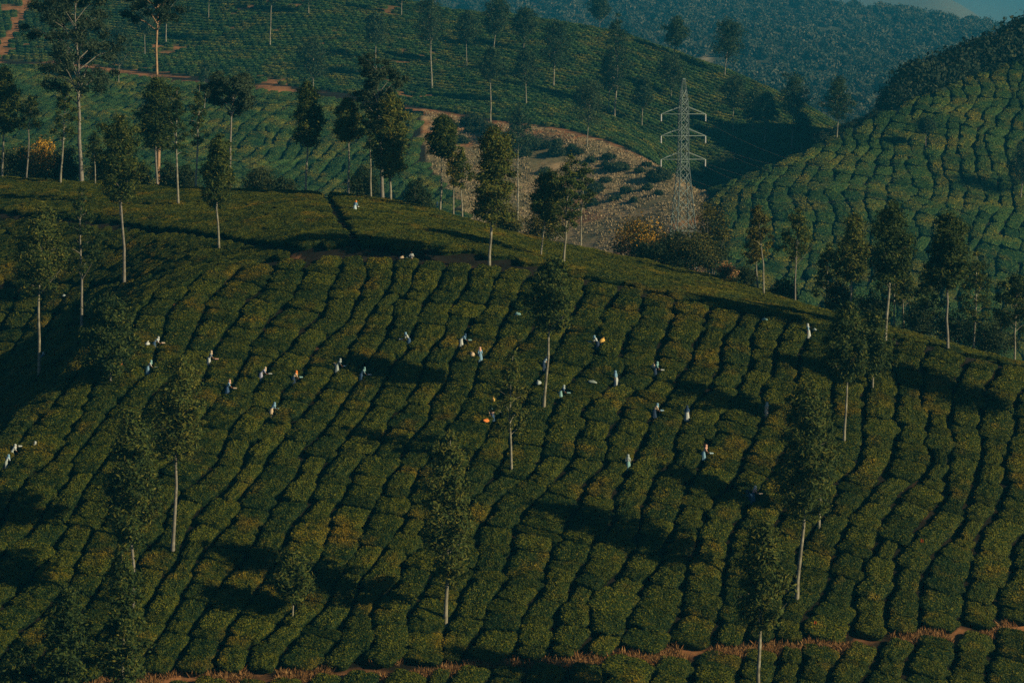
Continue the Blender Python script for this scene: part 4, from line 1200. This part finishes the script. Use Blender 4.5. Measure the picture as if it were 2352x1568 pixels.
class Pose:
    """body, shirt, skirt, trousers and scarf meshes for one pose; the figure faces +Y, feet at z 0"""
    def __init__(self, lean, arms, look=0.15):
        c, s = math.cos(lean), math.sin(lean)
        up = lambda d, x=0, f=0: Vector((x, d * s + f * c, 0.86 + d * c - f * s))
        V, E, Rr = [], [], []

        def v(p, r, par=None):
            V.append(Vector(p)); Rr.append(r)
            if par is not None: E.append((par, len(V) - 1))
            return len(V) - 1
        pel = v((0, 0, 0.86), (0.135, 0.10))
        bel = v(up(0.20), (0.12, 0.09), pel)
        che = v(up(0.40), (0.145, 0.10), bel)
        nb = v(up(0.52, 0, 0.01), 0.065, che)
        nk = v(up(0.57, 0, 0.02), 0.05, nb)
        h0 = up(0.64, 0, 0.045)
        hd = v(h0, (0.072, 0.085), nk)
        hc = v(h0 + Vector((0, 0.02 - look * 0.1, 0.105)), (0.075, 0.092), hd)
        self.head = h0 + Vector((0, 0.01, 0.06))
        v(h0 + Vector((0, 0.118, 0.035)), 0.016, hd)          # nose
        ncore = len(V)
        self.hands = []
        arm_ids = []
        for sx in (-1, 1):
            sh = v(up(0.47, sx * 0.165), 0.058, che)
            el, wr = arms
            e = v(up(0.47, sx * 0.165) + Vector((sx * el[0], el[1], el[2])), 0.043, sh)
            w = v(up(0.47, sx * 0.165) + Vector((sx * wr[0], wr[1], wr[2])), 0.031, e)
            d = (V[w] - V[e]).normalized()
            palm = v(V[w] + d * 0.075, (0.040, 0.022), w)
            side = d.cross(Vector((0, 0, 1))).normalized()
            for f in range(4):
                b = v(V[palm] + d * 0.04 + side * (f - 1.5) * 0.021, 0.010, palm)
                v(V[b] + d * (0.045, 0.055, 0.05, 0.038)[f] + Vector((0, 0, -0.025)), 0.0085, b)
            b = v(V[w] + d * 0.03 - side * sx * 0.045, 0.011, w)
            v(V[b] + d * 0.05 + Vector((0, 0, -0.01)), 0.009, b)
            self.hands.append(V[palm])
            arm_ids.append((sh, e, w))
        for sx in (-1, 1):
            hp = v((sx * 0.09, 0, 0.80), 0.085, pel)
            kn = v((sx * 0.10, 0.03, 0.45), 0.058, hp)
            an = v((sx * 0.10, -0.01, 0.08), 0.036, kn)
            v((sx * 0.11, 0.13, 0.035), 0.034, an)
        self.body = skin_mesh(V, E, Rr, pel, M['skin'])
        # shirt: torso and sleeves, a little wider than the body
        sv = [V[pel] + Vector((0, 0, -0.04)), V[bel], V[che], V[nb]]
        se = [(0, 1), (1, 2), (2, 3)]
        sr = [(0.165, 0.13), (0.145, 0.112), (0.168, 0.122), 0.078]
        for sh, e, w in arm_ids:
            k = len(sv)
            sv += [V[sh], V[e], V[e].lerp(V[w], 0.35)]
            sr += [0.078, 0.064, 0.06]; se += [(2, k), (k, k + 1), (k + 1, k + 2)]
        self.shirt = skin_mesh(sv, se, sr, 0, cloth((0.5, 0.5, 0.5)))
        # skirt with folds
        th = np.arange(24) / 24 * 2 * math.pi
        ringv = []
        for z, rx, ry, fo in [(1.0, 0.165, 0.13, 0.0), (0.86, 0.195, 0.165, 0.03), (0.6, 0.23, 0.20, 0.07), (0.3, 0.27, 0.25, 0.10), (0.10, 0.30, 0.28, 0.12)]:
            f = 1 + fo * np.sin(th * 7 + z * 2)
            ringv.append(np.stack([np.cos(th) * rx * f, np.sin(th) * ry * f - 0.02 + (z - 0.86) * s * (1 if z > 0.86 else 0), np.full(24, z)], 1))
        F = [(a * 24 + i, a * 24 + (i + 1) % 24, (a + 1) * 24 + (i + 1) % 24, (a + 1) * 24 + i) for a in range(4) for i in range(24)]
        self.skirt = mesh_np('skirt', np.concatenate(ringv), np.array(F), [cloth((0.5, 0.5, 0.5))], smooth=True)
        tv = [Vector((0, 0, 0.88))]; te = []; tr = [(0.15, 0.115)]
        for sx in (-1, 1):
            k = len(tv)
            tv += [Vector((sx * 0.09, 0, 0.78)), Vector((sx * 0.10, 0.03, 0.45)), Vector((sx * 0.10, -0.01, 0.10))]
            tr += [0.10, 0.082, 0.07]; te += [(0, k), (k, k + 1), (k + 1, k + 2)]
        self.trousers = skin_mesh(tv, te, tr, 0, cloth((0.5, 0.5, 0.5)))
        # head scarf: hood open at the face, falling to the shoulders
        hv, hf = [], []
        hx = self.head
        prof = [(0.02, 0.155), (0.075, 0.145), (0.112, 0.10), (0.128, 0.035), (0.125, -0.04), (0.135, -0.12), (0.165, -0.20), (0.19, -0.27)]
        ang = np.linspace(math.radians(-235), math.radians(55), 15)
        for q, zz in prof:
            ww = 1.0 if zz > 0.06 else 0.9
            for t in ang:
                hv.append((hx.x + math.cos(t) * q, hx.y + math.sin(t) * q * 1.05 - 0.01 - max(0, -zz) * 0.35 * s, hx.z + zz))
        for a in range(len(prof) - 1):
            for i in range(14):
                hf.append((a * 15 + i, a * 15 + i + 1, (a + 1) * 15 + i + 1, (a + 1) * 15 + i))
        me = mesh_np('headscarf', np.array(hv), np.array(hf), [cloth((0.5, 0.5, 0.5))], smooth=True)
        self.scarf = me


A_FWD = ((0.07, 0.09, -0.26), (0.02, 0.28, -0.44))
A_LOW = ((0.06, 0.10, -0.26), (-0.02, 0.26, -0.46))
A_FOLD = ((0.09, 0.03, -0.27), (-0.14, 0.20, -0.22))
A_SIDE = ((0.06, -0.02, -0.28), (0.05, 0.06, -0.52))
POSES = {'pick': Pose(0.34, A_FWD), 'bend': Pose(0.72, A_FWD), 'low': Pose(0.52, A_LOW), 'fold': Pose(0.0, A_FOLD), 'stand': Pose(0.06, A_SIDE)}

# tray shears: two blades, two handles, a box tray for the leaves
def box_v(c, s):
    c = np.array(c); s = np.array(s)
    b = np.array([(-.5, -.5, -.5), (.5, -.5, -.5), (.5, .5, -.5), (-.5, .5, -.5), (-.5, -.5, .5), (.5, -.5, .5), (.5, .5, .5), (-.5, .5, .5)]) * s + c
    return b, np.array([(0, 3, 2, 1), (4, 5, 6, 7), (0, 1, 5, 4), (1, 2, 6, 5), (2, 3, 7, 6), (3, 0, 4, 7)])


def tray_mesh():
    mb = MB()
    mb.add(box_v((0, 0.22, 0), (0.34, 0.42, 0.015)))
    for c, s in (((-0.17, 0.22, 0.06), (0.012, 0.42, 0.13)), ((0.17, 0.22, 0.06), (0.012, 0.42, 0.13)), ((0, 0.44, 0.06), (0.328, 0.012, 0.13)), ((0, 0.0, 0.06), (0.328, 0.012, 0.13))):
        mb.add(box_v(c, s))
    return mb.mesh('tray', cloth((0.5, 0.5, 0.5)), smooth=False)


TRAY = tray_mesh()
mb = MB(); mb.add(box_v((-0.2, 0.24, 0.0), (0.03, 0.5, 0.008))); BLADE = mb.mesh('blade', M['blade'], smooth=False)
mb = MB(); mb.add(tube([(-0.1, 0.02, 0.0), (-0.13, -0.16, 0.05), (-0.16, -0.34, 0.06)], [0.016, 0.018, 0.02], 6)); HANDLE = mb.mesh('handle', M['wood'])


def set_mat(o, m):
    o.material_slots[0].link = 'OBJECT'
    o.material_slots[0].material = m


def make_shears(loc, rz, col, label):
    root = tag(empty('tea_shears', loc, rz), label, 'shears', 'tray shears of the pickers')
    set_mat(obj('tray', TRAY, root), cloth(col))
    for sx in (1, -1):
        obj('blade', BLADE, root, loc=(0.03 if sx < 0 else -0.0, 0, 0.0 if sx > 0 else 0.012), scale=(sx, 1, 1))
        obj('handle', HANDLE, root, scale=(sx, 1, 1))
    return root


def sack_mesh(seed):
    r = np.random.default_rng(seed)
    th = np.arange(18) / 18 * 2 * math.pi
    V = []
    ph = r.uniform(0, 6.28, 4)
    for z, q in [(0.0, 0.2), (0.01, 0.75), (0.12, 0.97), (0.32, 1.0), (0.52, 0.9), (0.7, 0.66), (0.82, 0.36), (0.88, 0.17), (0.95, 0.26), (1.02, 0.30)]:
        f = 1 + 0.10 * np.sin(2 * th + ph[0] + z * 2) + 0.07 * np.sin(3 * th + ph[1] - z * 3) + 0.05 * np.sin(7 * th + ph[2]) * (0.4 + z)
        V.append(np.stack([np.cos(th) * q * f * 0.5 + 0.12 * z * z, np.sin(th) * q * f * 0.45, np.full(18, z) + 0.03 * np.sin(2 * th + ph[3])], 1))
    F = [(a * 18 + i, a * 18 + (i + 1) % 18, (a + 1) * 18 + (i + 1) % 18, (a + 1) * 18 + i) for a in range(9) for i in range(18)]
    me = mesh_np('cloth_bag', np.concatenate(V), np.array(F), [cloth((0.5, 0.5, 0.5))], smooth=True)
    tb = MB(); t = np.linspace(0, 2 * math.pi, 13)
    tb.add(tube(np.stack([np.cos(t) * 0.11 + 0.09, np.sin(t) * 0.10, np.full(13, 0.88)], 1), np.full(13, 0.02), 5))
    return me, tb.mesh('tie', M['wood'])


SACKS = [sack_mesh(i) for i in (1, 2, 3)]


def make_sack(loc, size, col, label, seed, tilt=(0, 0), name='sack'):
    root = tag(empty(name, loc, seed * 1.7), label, 'sack', 'sacks and bundles of the pickers')
    root.rotation_euler = (tilt[0], tilt[1], seed * 1.7)
    root.scale = size
    me, tie = SACKS[seed % 3]
    set_mat(obj('bag', me, root), cloth(col))
    obj('tie', tie, root)
    return root


def clearance(x, y):
    q = NB['near']
    d = np.hypot(q[:, 0] - x, q[:, 1] - y) < 6
    if not d.any(): return 9.0
    q = q[d]
    dx, dy = x - q[:, 0], y - q[:, 1]
    c, s = np.cos(q[:, 2]), np.sin(q[:, 2])
    a = np.abs(dx * c - dy * s) / (q[:, 3] / 2 + 0.08); b = np.abs(dx * s + dy * c) / (q[:, 4] / 2 + 0.05)
    return float(((a ** 4 + b ** 4) ** 0.25).min())


def furrow(p):
    """the spot in the furrow nearest to p"""
    best, bp = -9, p
    for o in np.arange(-1.5, 1.51, 0.1):
        x = p.x + o * math.cos(TH_MAIN); y = p.y - o * math.sin(TH_MAIN)
        sc = min(clearance(x, y), 1.12) - 0.10 * abs(o)
        if sc > best: best, bp = sc, (x, y)
    return Vector((bp[0], bp[1], float(gz(*bp))))


W, CR, BL, DB, TE, OR, PK, LV, GY, YL, NV, MR = ((0.52, 0.55, 0.54), (0.66, 0.50, 0.35), (0.20, 0.36, 0.52), (0.05, 0.10, 0.20), (0.25, 0.45, 0.45), (0.80, 0.24, 0.06), (0.75, 0.42, 0.32), (0.42, 0.42, 0.56),
                                                 (0.38, 0.44, 0.44), (0.82, 0.50, 0.13), (0.03, 0.05, 0.10), (0.30, 0.10, 0.08))
RT, LT, CAM_, BK = -90, 90, 180, 0        # facing: right, left, towards the camera, away
WORKERS = [
    # u, v of head, pose, facing, scarf, shirt, skirt, tray colour or None, label
    (330, 771, 'bend', -75, W, (0.55, 0.65, 0.70), DB, (0.75, 0.55, 0.42), 'picker in pale shirt bending right beside the big white sack'),
    (252, 812, 'pick', -60, W, BL, OR, None, 'picker in blue and orange half hidden behind the low leafy oak'),
    (346, 829, 'low', -80, TE, W, BL, W, 'picker in white shirt and teal scarf below the big white sack'),
    (413, 833, 'pick', -85, OR, TE, DB, PK, 'picker with bright orange scarf and grey-green shirt'),
    (467, 803, 'pick', -90, CR, (0.16, 0.20, 0.26), W, PK, 'picker with cream scarf, dark shirt and white skirt'),
    (522, 873, 'pick', -85, PK, BL, DB, CR, 'picker in all blue with an orange-pink tray by the big forked oak'),
    (588, 842, 'bend', -80, CR, LV, LV, W, 'picker in long lavender dress bending to a white tray'),
    (692, 858, 'low', -60, OR, CR, NV, TE, 'picker with orange cloth over head and cream shirt, dark skirt'),
    (784, 826, 'low', -80, GY, (0.2, 0.25, 0.28), GY, (0.30, 0.45, 0.60), 'grey-clad picker with a round cream sack in the tree shadow'),
    (855, 849, 'low', -85, TE, (0.30, 0.45, 0.48), DB, W, 'teal-clad picker at the dark shadow of the central oak'),
    (603, 921, 'low', -60, BL, BL, CR, TE, 'picker in blue shirt, seen from behind, lowest of the left group'),
    (957, 768, 'low', 80, BL, W, DB, W, 'picker in white shirt and blue scarf reaching left'),
    (1056, 766, 'bend', -75, DB, BL, W, TE, 'picker in blue blouse and white skirt reaching right'),
    (1098, 797, 'stand', 20, PK, BL, BL, None, 'picker in long blue dress and pink scarf beside a cream sack'),
    (1230, 817, 'low', -60, NV, (0.45, 0.62, 0.70), NV, None, 'picker in light blue shirt carrying a pink box'),
    (1379, 772, 'low', 70, BL, W, NV, TE, 'picker in white shirt with a bright yellow sack behind'),
    (1496, 829, 'pick', -80, TE, TE, NV, W, 'picker with teal scarf and a pleated cream sack'),
    (1422, 853, 'stand', 60, BL, BL, W, None, 'picker in pale blue wrap leaning away at a furrow end'),
    (1267, 880, 'low', -80, GY, DB, TE, TE, 'picker in dark blue and green behind the central leaning trunk'),
    (1104, 930, 'low', 170, TE, (0.80, 0.52, 0.38), DB, None, 'bare-armed picker in peach facing the camera above the orange bag'),
    (1522, 932, 'low', -70, BL, CR, NV, (0.28, 0.45, 0.60), 'picker in cream shirt and blue cap with a blue tray'),
    (1578, 932, 'stand', -10, NV, DB, W, None, 'picker in navy with a white sack hanging behind'),
    (1734, 919, 'stand', -60, GY, CR, CR, None, 'picker wrapped in long cream and pink cloth on the right rows'),
    (1441, 1046, 'stand', 0, GY, GY, TE, None, 'picker in grey-green with a pale bag at the waist, lower middle'),
    (1629, 1026, 'pick', -80, PK, PK, BL, (0.55, 0.75, 0.85), 'picker in pink blouse and blue skirt with a light tray'),
    (1750, 1123, 'pick', -70, W, PK, DB, CR, 'picker with white scarf and pink sleeves above the shaded rows'),
    (1729, 1128, 'low', 60, NV, NV, NV, NV, 'picker in black with a pale box bag in the shaded rows'),
    (1872, 749, 'stand', 80, W, BL, W, None, 'lone walker in blue with white scarf on the ridge path'),
    (945, 577, 'fold', 176, None, W, CR, None, 'man in white shirt and pale trousers standing on the path'),
    (815, 461, 'low', -20, OR, BL, (0.55, 0.68, 0.75), W, 'orange-scarfed picker in pale blue dress on the plateau'),
    (1003, 463, 'low', -30, NV, DB, NV, None, 'dark-clad worker crouching at the tree by the plateau rim'),
    (27, 1012, 'low', -60, W, W, GY, W, 'picker in white by the left edge, right one of a pair'),
    (75, 1005, 'pick', -80, W, (0.55, 0.60, 0.62), GY, OR, 'picker in pale grey with an orange tray near the left edge'),
    (13, 1034, 'low', -40, BL, (0.5, 0.6, 0.66), GY, None, 'pale blue clad picker lowest at the left edge'),
    (110, 800, 'low', -40, GY, DB, DB, None, 'dim blue picker standing in the shaded gully'),
]
SHIFT = {}
for i, (u, v, pose, face, scarf, shirt, skirt, tray, label) in enumerate(WORKERS):
    ps = POSES[pose]
    hh = (ps.head.z + 0.12) * 1.24 + 0.1
    g = hit(u, v, d0=262, up=hh, step=0.25)
    g0 = g.copy()
    if v > 600 and u > 100: g = furrow(g)
    elif v > 600: g.z -= 0.55            # knee-deep between the bushes
    SHIFT[i] = g - g0
    rz = math.radians(face)
    root = tag(empty('person', g, rz), label, 'person', 'tea pickers at work')
    root.scale = (1.24, 1.24, 1.24)
    root.location.z += 0.10
    b = obj('body', ps.body, root)
    set_mat(obj('shirt', ps.shirt, root), cloth(shirt))
    if scarf is not None:
        set_mat(obj('headscarf', ps.scarf, root), cloth(scarf))
        set_mat(obj('skirt', ps.skirt, root), cloth(skirt))
    else:
        set_mat(obj('trousers', ps.trousers, root), cloth(skirt))
        hr = obj('hair', ps.scarf, root, loc=(0, -0.1, 0.62), scale=(0.86, 0.86, 0.62))
        hr.location = (ps.head.x * 0.14, ps.head.y * 0.14 - 0.01, ps.head.z * 0.38 + 0.05)
        set_mat(hr, cloth((0.01, 0.01, 0.01)))
    if tray is not None:
        hm = (ps.hands[0] + ps.hands[1]) * 0.5
        f = Vector((-math.sin(rz), math.cos(rz), 0))
        sd = Vector((math.cos(rz), math.sin(rz), 0))
        p = g + f * (hm.y * 1.24 + 0.16) + sd * hm.x + Vector((0, 0, hm.z * 1.24 - 0.02))
        p.z = max(p.z, float(gz(p.x, p.y)) + 1.0)
        make_shears(p, rz, tray, 'tray shears held by the ' + ' '.join(label.replace(',', '').split()[:11]))

SACKLIST = [
    # u, v centre, size (w, d, h), colour, label, tilt, height above ground
    (314, 789, (1.05, 0.9, 0.85), W, 'big white sack beside the bending picker in pale shirt', (0.1, 0.1), 0.55),
    (781, 845, (0.85, 0.8, 0.75), CR, 'round cream sack at the back of the grey-clad picker', (0.1, 0), 0.45),
    (1080, 812, (0.9, 0.7, 0.7), CR, 'limp cream sack lying left of the picker in long blue dress', (0.2, 0.3), 0.85),
    (1389, 786, (0.85, 0.7, 0.95), YL, 'bright yellow sack behind the picker in white shirt', (0.0, 0.2), 0.5),
    (1492, 843, (0.95, 0.7, 0.95), CR, 'pleated cream sack below the picker with teal scarf', (0.0, -0.25), 0.5),
    (1578, 945, (0.6, 0.5, 0.75), W, 'white sack hanging behind the picker in navy', (0, 0), 0.4),
    (1132, 916, (0.55, 0.4, 0.7), YL, 'small yellow sack on the bush above the peach picker', (0.2, 0.2), 0.9),
    (1116, 967, (1.15, 0.8, 0.40), OR, 'bright orange bag lying on the bush below the peach picker', (0.3, 0.1), 0.9),
    (1190, 722, (0.95, 0.7, 0.55), TE, 'teal cloth bundle on the bush at a furrow end', (0.1, 0.3), 0.9),
    (1238, 880, (0.9, 0.7, 0.55), GY, 'grey bundle on the bush left of the central leaning trunk', (0.1, 0.2), 0.9),
    (1360, 878, (1.1, 0.7, 0.40), (0.3, 0.36, 0.34), 'flat grey-green cloth spread on a bush right of the leaning trunk', (0.1, 0.2), 0.9),
    (1232, 826, (0.55, 0.45, 0.5), PK, 'pink box bag held by the picker in light blue', (0.2, 0), 0.75),
    (1728, 1139, (0.62, 0.5, 0.5), (0.5, 0.68, 0.68), 'pale teal box bag beside the picker in black', (0, 0), 0.9),
    (1886, 761, (0.75, 0.6, 0.35), GY, 'low grey bundle on the bush right of the lone walker', (0.1, 0), 0.85),
    (922, 592, (0.75, 0.6, 0.55), CR, 'small cream bundle on the path left of the man', (0.1, 0.2), 0.5),
    (934, 594, (0.55, 0.5, 0.5), TE, 'teal bundle on the path between cream bundle and man', (0.1, 0.0), 0.35),
    (993, 470, (1.0, 0.8, 0.55), W, 'bright white sack by the tree at the plateau rim', (0.1, 0.0), 0.6),
    (1443, 1056, (0.55, 0.5, 0.6), (0.55, 0.66, 0.62), 'pale bag at the waist of the grey-green picker', (0, 0), 0.45),
    (338, 782, (0.4, 0.35, 0.3), OR, 'little orange bundle under the bending picker in pale shirt', (0, 0), 0.7),
    (1757, 735, (0.8, 0.5, 0.4), TE, 'small teal bundle on the ridge path verge', (0, 0), 0.8),
    (148, 680, (0.9, 0.6, 0.35), GY, 'grey cloth bundle on the far side of the gully', (0.1, 0), 0.9),
]
WITH = {0: 0, 1: 8, 2: 13, 3: 15, 4: 16, 5: 21, 11: 14, 12: 26, 13: 27, 17: 23, 18: 0}      # sack -> the worker beside it
for i, (u, v, sz, col, label, tilt, hgt) in enumerate(SACKLIST):
    g = hit(u, v, d0=262, up=hgt + sz[2] * 0.45, step=0.25)
    if i in WITH: g = g + SHIFT[WITH[i]]; g.z = float(gz(g.x, g.y))
    make_sack(g + Vector((0, 0, hgt)), sz, col, label, i + 1, tilt)

for u, v, lab in ((2115, 1245, 'small orange marker flag on a stick among the right-hand rows'), (1870, 1430, 'small orange marker flag low on the right above the red path')):
    g = hit(u, v, up=1.3)
    root = tag(empty('marker_flag', g), lab, 'flag')
    mb = MB(); mb.add(tube([(0, 0, -0.2), (0.02, 0, 1.5)], [0.02, 0.015], 5)); obj('stick', mb.mesh('stick', M['wood']), root)
    t = np.linspace(0, 1, 6)
    fv = np.concatenate([np.stack([0.02 + t * 0.26, 0.04 * np.sin(t * 5), np.full(6, 1.1)], 1), np.stack([0.02 + t * 0.26, 0.04 * np.sin(t * 5 + 0.4), np.full(6, 1.48)], 1)])
    obj('cloth', mesh_np('cloth', fv, np.array([(k, k + 1, k + 7, k + 6) for k in range(5)]), [cloth((0.85, 0.16, 0.03))], smooth=True), root)

# ------------------------------------------------------------------ tea bushes of the near slope
near, x, y, z = NB['near'], NB['x'], NB['y'], NB['z']
midx = (near[:, 8] * 9973).astype(int) % len(NEAR_BUSH)
ks = near[:, 5].astype(int)
rows_up = sorted({k for k, lo, sg in zip(ks, NB['low'], NB['single']) if sg and not lo}, key=lambda k: k)
rows_lo = sorted({k for k, lo, sg in zip(ks, NB['low'], NB['single']) if sg and lo}, key=lambda k: k)
rank = {}
for lo in (False, True):
    for k in set(ks):
        w = np.nonzero((ks == k) & (NB['low'] == lo) & NB['single'])[0]
        for n, i in enumerate(w[np.argsort(y[w] if not lo else -y[w])]):
            rank[i] = n + 1
rest = np.nonzero(~NB['single'])[0]
for i in np.nonzero(NB['single'])[0]:
    o = obj('tea_bush', NEAR_BUSH[midx[i]], loc=(x[i], y[i], z[i]), rot=NB['rot'][i], scale=(NB['sx'][i], NB['sy'][i], NB['sz'][i]))
    shape = 'long' if NB['sy'][i] > 1.2 else 'short' if NB['sy'][i] < 0.8 else 'rounded'
    if NB['low'][i]:
        lab = f"{shape} tea bush {ordinal(rank[i])} below the red earth path, {ordinal(rows_lo.index(ks[i]) + 1)} row from the left"
    else:
        lab = f"{shape} tea bush {ordinal(rank[i])} up from the red earth path, {ordinal(rows_up.index(ks[i]) + 1)} row from the left"
    tag(o, lab, 'tea bush', 'clipped tea bushes of the near slope')
print('near bushes', len(x), 'rest', len(rest))
gn_scatter('slope_tea_shrubbery', np.stack([x, y, z], 1)[rest], NB['rot'][rest], np.stack([NB['sx'], NB['sy'], NB['sz']], 1)[rest], midx[rest], NEAR_BUSH,
           'upper rows of clipped tea bushes on the near slope')

# ------------------------------------------------------------------ haze
zlo, zhi = float(Z.min()) - 1.0, float(Z.max()) + 6.0
xm = float(np.abs(XX).max()) + 50
hv, hf = box_v((0, 0.5 * (14100 - 60), 0.5 * (zlo + zhi)), (2 * xm, 14160, zhi - zlo))
hm = bpy.data.materials.new('haze_air'); hm.use_nodes = True
hn = hm.node_tree.nodes; hn.remove(hn["Principled BSDF"])
pv_ = hn.new("ShaderNodeVolumePrincipled")
pv_.inputs["Density"].default_value = HAZE_DENSITY
pv_.inputs["Color"].default_value = (*HAZE_COLOR, 1)
pv_.inputs["Anisotropy"].default_value = 0.0
hm.node_tree.links.new(pv_.outputs[0], hn["Material Output"].inputs["Volume"])
tag(obj('haze', mesh_np('haze', hv, hf, [hm])), kind='stuff')
